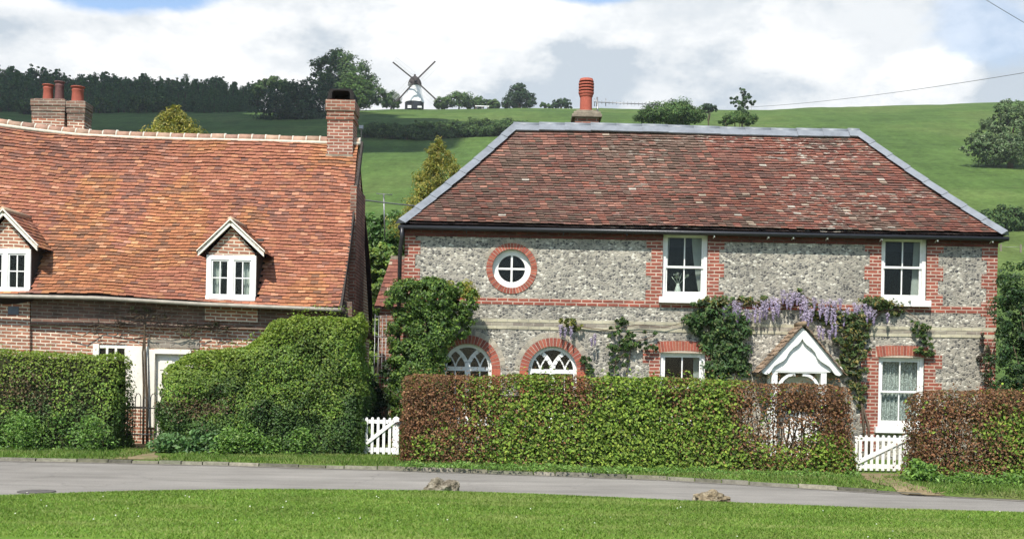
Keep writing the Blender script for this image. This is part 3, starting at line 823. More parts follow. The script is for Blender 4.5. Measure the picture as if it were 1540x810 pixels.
# dormers
def dormer(d, inner_curtains):
    x0, x1, zt_, zb_ = d['x0'], d['x1'], d['zt'], d['zb']; xm = (x0+x1)/2
    pz = PZ(d['pk'][0], d['top'], YD); Pk = Vector(d['P']); L = Vector(d['L']); Rr = Vector(d['Rr'])
    b = MB(); b.prism([(x0+.02, zt_-.02), (x1-.02, zt_-.02), (x1-.02, zt_+.06), (Pk.x, pz+.05), (x0+.02, zt_+.06)], YD, YD+.12)
    dm = b.build('dormer', M['old_brick'], cot)
    # cheeks
    for xx in (x0, x1):
        c = MB()
        y2 = YE+(YR-YE)*((zt_+.1-EAV(xx))/(RID(xx)-EAV(xx)))+.2
        y1 = YE+(YR-YE)*((zb_-EAV(xx))/(RID(xx)-EAV(xx)))
        c.add([(xx+s_*.03, y, z) for s_ in (-1, 1) for y, z in ((YD+.02, zb_-.02), (YD+.02, zt_+.08), (y2, zt_+.08), (y1+.2, zb_-.02))],
              [(0, 1, 2, 3), (7, 6, 5, 4), (0, 3, 7, 4), (1, 5, 6, 2), (0, 4, 5, 1)])
        c.build('cheek', M['tarred'], dm)
    # roof slopes
    t = MB(); yfin = YE+(YR-YE)*((Pk.z-EAV(xm))/(RID(xm)-EAV(xm)))+.25
    for E in (L, Rr):
        eo = E+(E-Pk)*.03; pk2 = Pk+Vector((0, 0, .02))
        yb = YE+(YR-YE)*((E.z-EAV(E.x))/(RID(E.x)-EAV(E.x)))+.25
        S = lambda y, s, eo=eo, pk2=pk2: (eo.x+(pk2.x-eo.x)*s, y, eo.z+(pk2.z-eo.z)*s)
        bd = lambda s, yb=yb: (YD-.16, yb+(yfin-yb)*s)
        underlay(t, S, bd, 8, -.03); tiles(t, S, bd, 9, .16, cot_col, .03, .008)
    t.tube([(Pk.x, YD-.17, Pk.z+.02), (Pk.x, yfin, Pk.z+.02)], .07, 8, (.42, .30, .2))
    t.build('dormer_roof', M['tile'], dm, fixn=False)
    for E in (L, Rr):
        bb = MB(); up = Vector((0, 0, 1)); dn = (E-Pk).normalized()
        off = .075
        q = [(Pk.x, Pk.z+.015), (E.x, E.z+.015), (E.x+dn.z*0-.0, E.z-.09), (Pk.x, Pk.z-.10)]
        bb.prism(q, YD-.15, YD-.10)
        q2 = [(Pk.x, Pk.z+.05), (E.x+dn.x*.03, E.z+.04), (E.x+dn.x*.03, E.z+.01), (Pk.x, Pk.z+.01)]
        bb.prism(q2, YD-.18, YD-.12)
        bb.build('bargeboard', M['cream'], dm, .004)
    # casement window, a touch narrower at the sill
    f = MB(); fw = .085; yv = YD-.03
    f.box(x0-.02, x0+fw, yv, yv+.1, zb_, zt_); f.box(x1-fw, x1+.02, yv, yv+.1, zb_, zt_)
    f.box(x0+fw, x1-fw, yv+.001, yv+.1, zt_-.1, zt_); f.box(x0-.02, x1+.02, yv-.04, yv+.1, zb_-.015, zb_+.09)
    f.box(xm-.055, xm+.055, yv+.002, yv+.09, zb_+.09, zt_-.1)
    panes = []
    for (a, bq) in ((x0+fw, xm-.055), (xm+.055, x1-fw)):
        s = .035; z0_, z1_ = zb_+.09, zt_-.1
        f.box(a, a+s, yv+.02, yv+.06, z0_, z1_); f.box(bq-s, bq, yv+.02, yv+.06, z0_, z1_); f.box(a+s, bq-s, yv+.021, yv+.06, z1_-s, z1_); f.box(a+s, bq-s, yv+.021, yv+.06, z0_, z0_+s)
        f.box((a+bq)/2-.013, (a+bq)/2+.013, yv+.025, yv+.055, z0_, z1_); f.box(a+s, bq-s, yv+.026, yv+.054, (z0_+z1_)/2-.012, (z0_+z1_)/2+.012)
        panes.append((a, bq, z0_, z1_))
    f.build('window', M['white'], dm, .003)
    gl = MB()
    for (a, bq, z0_, z1_) in panes: gl.box(a+.03, bq-.03, yv+.038, yv+.042, z0_+.03, z1_-.03)
    gl.build('pane', M['glass'], dm)
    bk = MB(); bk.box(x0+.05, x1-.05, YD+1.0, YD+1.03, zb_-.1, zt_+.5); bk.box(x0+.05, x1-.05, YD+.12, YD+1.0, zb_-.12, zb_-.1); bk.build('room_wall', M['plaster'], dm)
    if inner_curtains:
        a, _, z0_, z1_ = panes[0]; _, bq, _, _ = panes[1]
        curtain(dm, (a, a+.21), (a, a+.17), z1_, z0_, YD+.12, waves=4, amp=.02); curtain(dm, (bq-.21, bq), (bq-.17, bq), z1_, z0_, YD+.12, waves=4, amp=.02)
    ap = MB(); ap.prism(rpoly(x0-.02, x1+.02, zb_-.07, zb_-.012), YD-.06, YD+.05, (.36, .12, .07)); ap.build('apron', M['tile'], dm)
dormer(D[0], True); dormer(D[1], False)
# chimney on the right gable
YC = YR
X0, X1, _, _ = rect(495, 175, 533, 240, YC); X1 = min(X1, XR+.0)
X1 = X0+.62
ch = MB(); zc = lambda py: PZ(514, py, YC)
ch.box(X0, X1, YC-.32, YC+.45, zc(260), zc(178))
chm = ch.build('chimney', M['stack_red'], cot)
co = MB(); co.box(X0-.03, X1+.03, YC-.35, YC+.48, zc(184), zc(180)); co.box(X0-.015, X1+.015, YC-.335, YC+.465, zc(178), zc(171)); co.box(X0-.045, X1+.045, YC-.365, YC+.495, zc(171), zc(155))
co.build('corbelled_top', M['dark_brick'], chm)
ca = MB(); xm = (X0+X1)/2; hw = (X1-X0)/2+.02
arch = [(xm-hw, zc(155)), (xm-hw*.93, zc(143)), (xm-hw*.75, zc(138)), (xm+hw*.75, zc(138)), (xm+hw*.93, zc(143)), (xm+hw, zc(155))]
inn = [(xm-hw*.66, zc(153)), (xm-hw*.64, zc(144)), (xm-hw*.52, zc(141)), (xm+hw*.52, zc(141)), (xm+hw*.64, zc(144)), (xm+hw*.66, zc(153))]
ring_prism(ca, inn, arch, YC-.3, YC+.42, closed=False)
ca.box(xm-hw*.9, xm+hw*.9, YC+.2, YC+.22, zc(155), zc(140))
ca.build('cowl', M['soot'], chm, .01)
fl = MB(); fl.box(X0-.02, X1+.01, YC-.36, YC-.30, zc(243), zc(236)); fl.build('flashing', M['stone'], chm)
# twin stack and three pots behind the ridge
YB = 30.6
M['stack'] = mat_brick('stack_brick', (.23, .125, .085), (.17, .11, .085), (.32, .28, .22), dirt_amt=.6)
def stack(l, r, top, name='chimney'):
    x0, x1, _, _ = rect(l, top, r, 205, YB); z = lambda py: PZ((l+r)/2, py, YB)
    m = MB(); m.box(x0+.03, x1-.03, YB-.25, YB+.25, z(240), z(top+2))
    o = m.build(name, M['old_brick'], cot)
    k = MB()
    for i, (a, b, e) in enumerate(((top+28, top+19, .01), (top+18, top+11, .025), (top+10, top, .035))):
        k.box(x0+.03-e, x1-.03+e, YB-.25-e, YB+.25+e, z(a), z(b))
    k.box(x0+.05, x1-.05, YB-.2, YB+.2, z(top), z(top-2))
    k.build('stack_course', M['stack'], o, .012)
    return o, z
s1, z1 = stack(52, 104, 153); s2, z2 = stack(105, 134, 156)
def pot(parent, px, w, top, bot, mat, z):
    r = w/2*YB/F; x = PX(px, 140, YB); h = z(top)-z(bot-2); m = MB()
    m.lathe([(r*1.0, 0), (r*.96, h*.1), (r*.86, h*.72), (r*.95, h*.78), (r*.95, h*.82), (r*.86, h*.84), (r*.88, h*.93), (r*1.08, h*.95), (r*1.08, h), (r*.8, h), (r*.75, h*.6)], (x, YB, z(bot)), 18)
    return m.build('chimney_pot', M[mat], parent)
pot(s1, 72.5, 16, 126, 154, 'terracotta', z1); pot(s1, 89.5, 14.5, 121, 153, 'sooty', z1); pot(s2, 117, 19, 129, 157, 'terracotta', z2)
# ================================================================== the flint house
YF = 26.0
hou = thing('flint_house', (4.0, 29.0, 0), 'flint and red brick house with hipped brown tile roof and white gabled porch', 'house')
hx0, hx1 = PX(608, 450, YF), PX(1498, 460, YF)
YEV, YRG = 25.80, 28.75
ze = PZ(1055, 346, YEV); zr = PZ(1035, 197, YRG)
ex0, ex1 = PX(602, 330, YEV), PX(1512, 345, YEV)
rx0, rx1 = PX(775, 190, YRG), PX(1288, 198, YRG)
YBK = 2*YRG-YEV
ztop = ze-.02
# openings
def R_(l, t, r, b): return rect(l, t, r, b, YF)
U1 = R_(996.5, 349, 1064, 447); U2 = R_(1325, 355, 1393.5, 452)
G1 = R_(992, 529, 1060, 640); G2 = R_(1320.5, 536, 1389.5, 637)
zs = (G1[2]+G2[2])/2; G1 = (*G1[:2], zs, G1[3]); G2 = (*G2[:2], zs, G2[3])
rc = P(769.5, 403.5, YF); rr = 29*YF/F
A1 = P(831, 557, YF); A2 = P(703, 553, YF); ar = 36.5*YF/F
DOOR = (PX(1180, 600, YF), PX(1232, 600, YF), .1, PZ(1206, 566, YF))
def arch_hole(c, z0=.72, n=24): return [(c[0]-ar, z0), (c[0]+ar, z0)]+circ(c[0], c[2], ar, n, 0, math.pi, False)
holes = [rpoly(*U1), rpoly(*U2), rpoly(*G1), rpoly(*G2), circ(rc[0], rc[2], rr, 40), arch_hole(A1), arch_hole(A2), rpoly(*DOOR)]
w = MB(); wall_sheet(w, rpoly(hx0, hx1, -.1, ztop), holes, YF, .2)
for X in (hx0, hx1):
    v = [(X, YF, -.1), (X, YBK-.4, -.1), (X, YBK-.4, ztop), (X, YF, ztop)]
    w.add(v, [(3, 2, 1, 0) if X == hx0 else (0, 1, 2, 3)])
w.add([(hx0, YBK-.4, -.1), (hx1, YBK-.4, -.1), (hx1, YBK-.4, ztop), (hx0, YBK-.4, ztop)], [(3, 2, 1, 0)])
wall = w.build('wall', M['flint'], hou, fixn=False)
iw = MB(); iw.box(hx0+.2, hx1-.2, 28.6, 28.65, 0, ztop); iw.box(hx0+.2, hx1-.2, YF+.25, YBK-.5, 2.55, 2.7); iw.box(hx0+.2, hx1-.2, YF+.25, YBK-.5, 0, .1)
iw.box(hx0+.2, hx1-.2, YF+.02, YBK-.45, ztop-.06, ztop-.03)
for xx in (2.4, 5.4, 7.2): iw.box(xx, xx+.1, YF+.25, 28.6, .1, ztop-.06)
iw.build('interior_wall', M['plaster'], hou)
# brick dressings, 10 mm proud of the flint
BW, BN = .30, .20
y0, y1 = YF-.012, YF+.03
zcor = PZ(1055, 363, YF)
def dress(polys, name, mat='red_brick', yy=y0):
    m = MB()
    for i, q in enumerate(polys): m.prism(q, yy-.0015*i, y1)
    return m.build(name, M[mat], wall)
zb1 = PZ(790, 448, YF)       # string course of brick
zb0 = zb1-.15
dress([toothed(hx0-.01, 1, .34, .23, zb1-.01, zcor+.05, start=1), toothed(hx0-.01, 1, .34, .23, -.1, zb1-.012)], 'quoin')
dress([toothed(hx1+.01, -1, .34, .23, -.1, zcor+.05, start=1)], 'quoin')
for U in (U1, U2):
    for e_, s_ in ((0, -1), (1, 1)): dress([toothed(U[e_], s_, .36, .25, U[2]-.16, zcor+.05)], 'window_surround')
for Gq in (G1, G2):
    for e_, s_ in ((0, -1), (1, 1)): dress([toothed(Gq[e_], s_, .38, .24, .25, Gq[3]+.16)], 'window_surround')
sc = [rpoly(hx0+.3, U1[0]-.3, zb0, zb1), rpoly(U1[1]+.3, U2[0]-.3, zb0, zb1), rpoly(U2[1]+.3, hx1-.3, zb0, zb1)]
dress([rpoly(hx0+.2, hx1-.2, zb0, zb1)], 'string_course', yy=y0+.004)
# brick band and dentils under the eaves, the eave shadow painted into their colour
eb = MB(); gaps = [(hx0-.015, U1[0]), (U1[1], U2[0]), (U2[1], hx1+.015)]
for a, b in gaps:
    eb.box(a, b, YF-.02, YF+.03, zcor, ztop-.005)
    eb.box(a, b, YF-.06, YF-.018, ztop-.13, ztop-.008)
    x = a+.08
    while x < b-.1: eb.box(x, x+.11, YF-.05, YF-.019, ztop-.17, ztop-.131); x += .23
eb.build('eaves_band', mat_brick('eave_shade_brick', (.15, .045, .035), (.10, .036, .03), (.12, .07, .055), dirt_amt=.5), wall)
# pale double string course over the ground floor
zc1 = PZ(900, 481.5, YF); cm = MB(); cg = MB()
cm.box(hx0-.012, hx1+.012, YF-.016, YF+.02, zc1-.075, zc1); cm.box(hx0-.011, hx1+.011, YF-.015, YF+.02, zc1-.225, zc1-.155)
cg.box(hx0-.008, hx1+.008, YF-.010, YF+.02, zc1-.155, zc1-.075)
cc = cm.build('pale_course', M['cream_brick'], wall); cg.build('grey_course', M['grey_brick'], cc)
ARC = [(.29, .082, .053), (.255, .07, .047), (.31, .10, .063), (.23, .065, .046)]
GRY = [(.36, .32, .25), (.30, .27, .21), (.40, .34, .26), (.25, .22, .18)]
def mortar_ring(mb, c, r0, r1, a0, a1, y, col=(.42, .36, .29)):
    n_ = 40; ring_prism(mb, circ(c[0], c[2], r0, n_, a0, a1, False), circ(c[0], c[2], r1, n_, a0, a1, False), y, YF+.03, col, False)
# round window ring
m = MB(); mortar_ring(m, rc, rr, rr+.135, 0, 2*math.pi, y0); voussoirs(m, rc[0], rc[2], rr+.002, rr+.133, 0, 2*math.pi, 46, y0-.006, YF, ARC, .16)
m.build('round_surround', M['brick_attr'], wall)
m = MB(); mortar_ring(m, rc, rr+.137, rr+.21, .12*math.pi, .88*math.pi, y0+.004); voussoirs(m, rc[0], rc[2], rr+.139, rr+.208, .12*math.pi, .88*math.pi, 14, y0, YF, GRY, .1)
m.build('outer_ring', M['brick_attr'], wall)
# arched window rings
for c in (A1, A2):
    m = MB(); mortar_ring(m, c, ar, ar+.19, -.02, math.pi+.02, y0); voussoirs(m, c[0], c[2], ar+.003, ar+.185, 0, math.pi, 26, y0-.006, YF, ARC, .16)
    m.prism(toothed(c[0]-ar, -1, .19, .19, .5, c[2]-.004), y0-.002, YF+.03, (.36, .10, .06)); m.prism(toothed(c[0]+ar, 1, .19, .19, .5, c[2]-.004), y0-.002, YF+.03, (.36, .10, .06))
    m.build('arch_surround', M['brick_attr'], wall)
    m = MB(); mortar_ring(m, c, ar+.192, ar+.30, .0, math.pi, y0+.005, (.38, .34, .27)); voussoirs(m, c[0], c[2], ar+.196, ar+.297, 0, math.pi, 30, y0+.001, YF, GRY, .16)
    m.build('outer_ring', M['brick_attr'], wall)
# flat cambered arches over the ground floor sashes
for Gq in (G1, G2):
    m = MB(); k = 17; xm = (Gq[0]+Gq[1])/2; hw = (Gq[1]-Gq[0])/2+.05; zt_ = Gq[3]-.01
    m.prism(rpoly(xm-hw-.02, xm+hw+.02, zt_-.01, zt_+.235), y0-.006, YF+.03, (.45, .36, .28))
    for i in range(k):
        a, b = -1+2*(i+.06)/k, -1+2*(i+.94)/k; cam = lambda q: .05*(1-q*q)
        c = shade(pick(ARC), .85, 1.15)
        m.prism([(xm+a*hw*.97, zt_+cam(a)-.01), (xm+b*hw*.97, zt_+cam(b)-.01), (xm+b*(hw+.03), zt_+.225+cam(b)*.5), (xm+a*(hw+.03), zt_+.225+cam(a)*.5)], y0-.013, YF, c)
    m.build('flat_arch', M['brick_attr'], wall)
# sash windows
YS = YF+.07
def inset(U): return U
x0, x1, z0, z1 = U1
sash(hou, x0, x1, z0, z1, YS, [((x1-.31, x1-.1), (x1-.13, x1-.1), z1-.1, z0+.1, YS+.22), ((x0+.1, x0+.18), (x0+.1, x0+.12), z1-.1, z0+.1, YS+.22)], split=.47)
x0, x1, z0, z1 = U2
sash(hou, x0, x1, z0, z1, YS, [((x1-.20, x1-.08), (x1-.25, x1-.08), z1-.1, z0+.1, YS+.2)], split=.52)
x0, x1, z0, z1 = G1
sash(hou, x0, x1, z0, z1, YS, [((x1-.22, x1-.06), (x1-.2, x1-.06), z1-.1, z0+.1, YS+.22)], split=.5)
x0, x1, z0, z1 = G2
wo = sash(hou, x0, x1, z0, z1, YS, [], split=.5)
curtain(wo, (x0+.08, x1-.08), (x0+.08, x1-.08), z1-.08, z0+.08, YS+.17, 'lace', .025, 9, 'net_curtain')
# vase of flowers on the upper sill
vz = U1[2]+.1
va = thing('flower_vase', (lerp(U1[0], U1[1], .40), YS+.30, vz), 'vase of pale flowers standing inside the left upstairs sash window', 'vase')
sh = MB(); sh.box(U1[0], U1[1], YS+.13, YS+.5, vz-.04, vz-.002); sh.build('window_board', M['white'], hou)
m = MB(); m.lathe([(.05, 0), (.075, .06), (.05, .15), (.035, .2), (.045, .23)], tuple(va.location), 16, (.7, .7, .68)); m.build('vase', M['white'], va)
bl, nr, _ = blob_leaves([(va.location[0]+a, YS+.30, vz+.36+b, .07, .05, .06) for a, b in ((-.14, .04), (-.05, .1), (.08, .12), (.2, .06), (.0, 0))], 160, 30, .5)
link('flowers', leaf_mesh('flowers', bl-np.array(va.location), nr, .045, pal([(.6, .58, .52), (.5, .52, .5), (.2, .25, .12)], [3, 2, 1], 160)), M['petal'], va)
m = MB()
for a, b in ((-.14, .04), (-.05, .1), (.08, .12), (.2, .06)): m.tube([Vector(va.location)+Vector((0, 0, .2)), Vector(va.location)+Vector((a, 0, .34+b))], .006, 5)
m.build('stem', M['leaf'], va)
# round window
m = MB(); y = YF+.10
ring_prism(m, circ(rc[0], rc[2], rr*.70, 40), circ(rc[0], rc[2], rr*1.0, 40), y, y+.08)
for q in (0, 1):
    hb = .022
    if q: m.box(rc[0]-rr*.71, rc[0]+rr*.71, y+.012, y+.05, rc[2]-hb, rc[2]+hb)
    else: m.box(rc[0]-hb, rc[0]+hb, y+.010, y+.052, rc[2]-rr*.71, rc[2]+rr*.71)
rw = m.build('round_window', M['white'], hou, .005)
m = MB(); m.prism(circ(rc[0], rc[2], rr*.72, 32), y+.03, y+.034); m.build('pane', M['glass'], rw)
# arched windows with Y tracery
def arched(c):
    y = YF+.09; m = MB(); z0 = .76
    ro, ri = ar, ar-.075
    ring_prism(m, circ(c[0], c[2], ri, 28, 0, math.pi, False), circ(c[0], c[2], ro, 28, 0, math.pi, False), y, y+.09, closed=False)
    for s in (-1, 1): m.box(c[0]+s*ri, c[0]+s*ro, y, y+.09, z0, c[2])
    zt_ = c[2]+.03
    m.box(c[0]-ri, c[0]+ri, y+.004, y+.08, zt_-.09, zt_); m.box(c[0]-.06, c[0]+.06, y+.001, y+.085, z0, zt_+.07)
    m.box(c[0]-ri, c[0]+ri, y+.003, y+.08, z0, z0+.07)
    def curve(pts, wd, ya):
        for (a, b) in zip(pts[:-1], pts[1:]):
            a = Vector((c[0]+a[0], ya, zt_+a[1])); b = Vector((c[0]+b[0], ya, zt_+b[1])); d = (b-a).normalized()*.006
            m.bar(a-d, b+d, .06, wd, up=(0, 0, 1)) if abs(d.x) > abs(d.z)*.2 else m.bar(a-d, b+d, .06, wd, up=(1, 0, 0))
    for s in (-1, 1):
        curve([(s*.005, .0), (s*.03, .10), (s*.085, .20), (s*.155, .285), (s*.225, .345), (s*.27, .37)], .085, y+.045+.002*s)
        curve([(s*.27, .0), (s*.235, .10), (s*.19, .18), (s*.145, .235)], .03, y+.05)
        curve([(s*.27, .0), (s*.305, .10), (s*.35, .18), (s*.385, .23)], .03, y+.053)
        m.box(c[0]+s*.27-.012, c[0]+s*.27+.012, y+.02, y+.06, z0, zt_-.09)
    o = m.build('arched_window', M['white'], hou)
    g = MB(); g.prism([(c[0]-ri, z0), (c[0]+ri, z0)]+circ(c[0], c[2], ri, 24, 0, math.pi, False), y+.05, y+.053); g.build('pane', M['glass'], o)
    q = MB(); q.box(c[0]-ar-.07, c[0]+ar+.07, YF-.16, YF+.1, z0-.12, z0-.003); q.build('sill', M['white'], o, .006)
arched(A1); arched(A2)
# ---------------------------------------------------------------- roof
rxl, rxr = rx0, rx1
def Sf(x, t): return (x, YEV+(YRG-YEV)*t, ze+(zr-ze)*t+(float(fbm(np.array(x*.6), np.array(t*2.5), 9))-.5)*.06-.06*math.sin(math.pi*t)+.05*(1-t)**6)
def Sb(x, t): return (x, YBK+(YRG-YBK)*t, ze+(zr-ze)*t-.05*math.sin(math.pi*t))
bf = lambda t: (ex0+(rxl-ex0)*t, ex1+(rxr-ex1)*t)
def Sl(y, t): return (ex0+(rxl-ex0)*t, y, ze+(zr-ze)*t-.05*math.sin(math.pi*t))
def Sr(y, t): return (ex1+(rxr-ex1)*t, y, ze+(zr-ze)*t-.05*math.sin(math.pi*t))
bs = lambda t: (YEV+(YRG-YEV)*t, YBK+(YRG-YBK)*t)
BRN = [(.14, .072, .055), (.125, .066, .052), (.15, .076, .058), (.112, .064, .051), (.16, .077, .057)]
RDD = [(.185, .075, .055), (.20, .08, .057), (.17, .07, .053), (.215, .09, .062)]
GRYT = [(.125, .08, .06), (.115, .075, .057), (.14, .088, .066), (.105, .072, .054)]
PNK = [(.25, .125, .09), (.23, .11, .08)]
LICH = [(.30, .24, .18), (.26, .20, .15), (.34, .30, .25)]
def hou_col(x, t):
    u = (x-ex0)/(ex1-ex0)
    p = float(fbm(np.array(x*.75+9), np.array(t*3.2), 41, 3)); q = float(fbm(np.array(x*1.6), np.array(t*5), 55, 2))
    red = .18+.5*float(sm(.40, .62, u)) + (.35 if t > .72 and .52 < u < .85 else 0) - max(0, p-.5)*1.6
    lich = .006+.02*float(sm(.42, .6, u))*float(sm(.95, .75, u))*float(sm(.40, .62, q))*2.6+(.05 if t > .9 else 0)
    r = random.random()
    if r < lich: c = pick(LICH)
    elif random.random() < red: c = pick(RDD) if random.random() > .3 else pick(BRN)
    elif random.random() < .12: c = pick(PNK)
    elif random.random() < .30+max(0, p-.45)*2: c = pick(GRYT)
    else: c = pick(BRN)
    k = random.uniform(.86, 1.14)*(.8+.4*float(fbm(np.array(x*.45+5), np.array(t*2.4), 78, 3))); return tuple(v*k for v in c)
rf = MB()
for S, b, n_ in ((Sf, bf, 40), (Sb, bf, 28), (Sl, bs, 28), (Sr, bs, 28)):
    underlay(rf, S, b, 16, -.03); tiles(rf, S, b, n_, .168, hou_col, .044, .012)
rf.box(ex0+.05, ex1-.05, YEV+.03, YBK-.05, ze-.06, ze-.03, (.05, .04, .035))
roof = rf.build('roof', M['lichened'], hou, fixn=False)
# lead on hips and ridge, in lapped lengths
for (E, Rg) in (((ex0, YEV), (rxl, YRG)), ((ex1, YEV), (rxr, YRG)), ((ex0, YBK), (rxl, YRG)), ((ex1, YBK), (rxr, YRG))):
    hp = MB(); a = Vector((E[0], E[1]-.02 if E[1] < YRG else E[1]+.02, ze+.03)); b = Vector((Rg[0], Rg[1], zr+.05)); k = 8
    for i in range(k):
        p, q = a.lerp(b, i/k), a.lerp(b, (i+1.02)/k)
        j = .006*(i % 2)
        pts = [p+Vector((0, 0, .02+j)), q+Vector((0, 0, .02-.01+j))]
        p = p-Vector((0, 0, .05*math.sin(math.pi*i/k))); q = q-Vector((0, 0, .05*math.sin(math.pi*(i+1)/k)))
        d = (q-p).normalized(); sd = d.cross(Vector((0, 0, 1))).normalized(); up = sd.cross(d).normalized()
        v = []
        for s_ in (p, q):
            jj = up*(.022 if s_ is p else .006)
            for (o_, h_) in ((-.155, -.03), (-.07, .03), (0, .075), (.07, .03), (.155, -.03)): v.append(s_+sd*o_+up*h_+jj)
        kk = random.uniform(.85, 1.15)
        hp.add(v, [(n_, n_+1, n_+6, n_+5) for n_ in range(4)]+[(0, 1, 2, 3, 4)], (kk,)*3)
    hp.build('hip_lead', M['lead'], roof, fixn=False)
rl = MB(); x = rxl-.05; i = 0
while x < rxr+.05:
    e = min(x+.62, rxr+.06); h = zr+.045+(.006 if i % 2 else 0)+.02*math.sin(x*.8)
    rl.tube([(x, YRG, h+.02), (e, YRG, h+.012)], .075, 10)
    rl.add([(x, YRG-.055, h+.04), (e, YRG-.055, h+.03), (e, YRG-.22, h-.14), (x, YRG-.22, h-.135), (x, YRG-.20, h-.16), (e, YRG-.20, h-.165)], [(0, 1, 2, 3), (3, 2, 5, 4)])
    rl.add([(x, YRG+.055, h+.04), (e, YRG+.055, h+.03), (e, YRG+.22, h-.14), (x, YRG+.22, h-.135)], [(3, 2, 1, 0)])
    x = e; i += 1
rl.build('ridge_lead', M['lead'], roof, fixn=False)
# gutters, brackets, downpipe
gt = MB(); gt.tube([(ex0-.02, YEV-.03, ze-.06), (ex1+.06, YEV-.03, ze-.065)], .05, 10)
gt.tube([(ex1+.02, YEV-.06, ze-.065), (ex1+.02, YBK, ze-.065)], .05, 8); gt.tube([(ex0, YEV-.06, ze-.065), (ex0, YBK, ze-.065)], .05, 8)
gut = gt.build('gutter', M['black'], hou)
for px in (702, 847, 942, 1030, 1072, 1153, 1190, 1241, 1322, 1405, 1487):
    if px in (1030,): continue
    b = MB(); x = PX(px, 350, YF); b.bar((x, YEV-.02, ze-.09), (x, YF-.06, ze-.15), .014, .014); b.bar((x, YEV-.03, ze-.10), (x, YEV-.03, ze-.15), .016, .014, up=(0, 1, 0))
    b.build('gutter_bracket', M['white'] if px > 1000 else M['black'], gut)
dp = MB(); xdp = PX(603, 380, YF-.05)
dp.tube([(xdp+.03, YEV-.05, ze-.08), (xdp+.03, YEV-.03, ze-.3), (xdp-.02, YF-.06, ze-.6), (xdp-.02, YF-.06, 0)], .045, 8); dp.build('downpipe', M['black'], hou)
# chimney: low stack and louvred pot
YCH = 29.4
x0, x1, _, _ = rect(864, 170, 899, 190, YCH); z = lambda py: PZ(881, py, YCH)
m = MB(); m.box(x0, x1, YCH-.3, YCH+.3, z(215), z(178)); chm = m.build('chimney', M['dark_brick'], hou)
m = MB(); m.box(x0-.08, x1+.08, YCH-.38, YCH+.38, z(181), z(176)); m.box(x0-.04, x1+.05, YCH-.34, YCH+.34, z(176), z(172)); m.box(x0+.02, x1-.02, YCH-.28, YCH+.28, z(172), z(169)); m.build('stack_course', M['stone'], chm, .015)
k = YCH/F; h = z(119)-z(170); xc = PX(881.5, 145, YCH); T = (.33, .088, .058); Dk = (.06, .03, .025)
pr = [(9.2, 0, T), (9.0, 23, T), (9.8, 24, T), (10.4, 25.5, T), (10.2, 26.5, T), (11.2, 28, T)]
for i in range(4):
    b = 29+i*4.4; pr += [(11.6, b, T), (11.6, b+2.4, T), (9.2, b+2.6, Dk), (9.2, b+4.0, Dk)]
pr += [(11.2, 47, T), (9.6, 51, T), (8.0, 51.2, T), (7.5, 44, Dk)]
m = MB(); m.lathe([(r*k, q*k, c) for r, q, c in pr], (xc, YCH, z(170)), 24, T, False); m.build('chimney_pot', M['brick_attr'], chm)
# ---------------------------------------------------------------- porch
YPF = 25.38
pz = lambda py: PZ(1207, py, YPF); px_ = lambda px: PX(px, 540, YPF)
Pk = (px_(1207), pz(491)); El = (px_(1145), pz(557)); Er = (px_(1268), pz(560))
po = MB()
def zq(zx, zy): return (PX(1020+zx/5.063, 440+zy/5.063, YPF), PZ(1020+zx/5.063, 440+zy/5.063, YPF))
ins = MB()
Lo = [(943, 262), (880, 322), (800, 405), (720, 488), (640, 568), (630, 590), (640, 612), (665, 622), (690, 615), (705, 600)]
Li = [(715, 580), (730, 560), (760, 540), (800, 518), (822, 495), (845, 452), (875, 420), (910, 396), (932, 372), (943, 350)]
Ro = [(943, 262), (1005, 325), (1085, 410), (1165, 492), (1245, 572), (1256, 596), (1248, 620), (1225, 634), (1195, 626), (1180, 608)]
Ri = [(1165, 585), (1150, 566), (1120, 546), (1082, 522), (1060, 498), (1040, 455), (1012, 424), (978, 398), (954, 374), (943, 350)]
porch = None
b = MB(); b.prism([zq(*q) for q in Lo+Li], YPF-.03, YPF+.02); b.prism([zq(*q) for q in Ro+Ri], YPF-.031, YPF+.019)
t = MB(); t.prism([zq(943, 275), zq(700, 560), zq(712, 594), zq(1165, 605), zq(1190, 560)], YPF+.045, YPF+.10)
po_z = .1
fr = MB()
for (a, c) in ((1161, 1170), (1235.5, 1244)):
    x0, x1 = PX(a, 590, YPF), PX(c, 590, YPF); fr.box(x0, x1, YPF+.06, YPF+.19, po_z, pz(559))
xa, xb = PX(1161, 590, YPF), PX(1244, 590, YPF)
fr.box(xa, xb, YPF+.055, YPF+.185, pz(560.5), pz(556.5))
for x in (xa, xb-.12): fr.box(x+.004, x+.116, YPF+.19, YF-.01, pz(561), pz(556.5)); fr.box(x+.01, x+.11, YF-.14, YF-.013, po_z, pz(561))
porch = fr.build('porch', M['white'], hou, .006)
b.build('bargeboard', M['white'], porch, .008); t.build('gable_panel', M['white'], porch)
for (x, s) in ((xa+.12, 1), (xb-.12, -1)):
    m = MB(); q = []; n_ = 10
    for i in range(n_+1):
        a = math.pi/2*i/n_; q.append((x+s*.38*(1-math.cos(a)), pz(560.5)-.42*(1-math.sin(a))))
    qo = [(x+s*(.38*(1-math.cos(math.pi/2*i/n_))*.86+.065), pz(560.5)-.42*(1-math.sin(math.pi/2*i/n_))*1.0-.065*(i/n_)) for i in range(n_+1)]
    ring_prism(m, q, qo, YPF+.08, YPF+.15, closed=False); m.build('brace', M['white'], porch)
rf = MB()
PT = [(.24, .17, .11), (.20, .14, .09), (.28, .20, .14), (.17, .12, .08)]
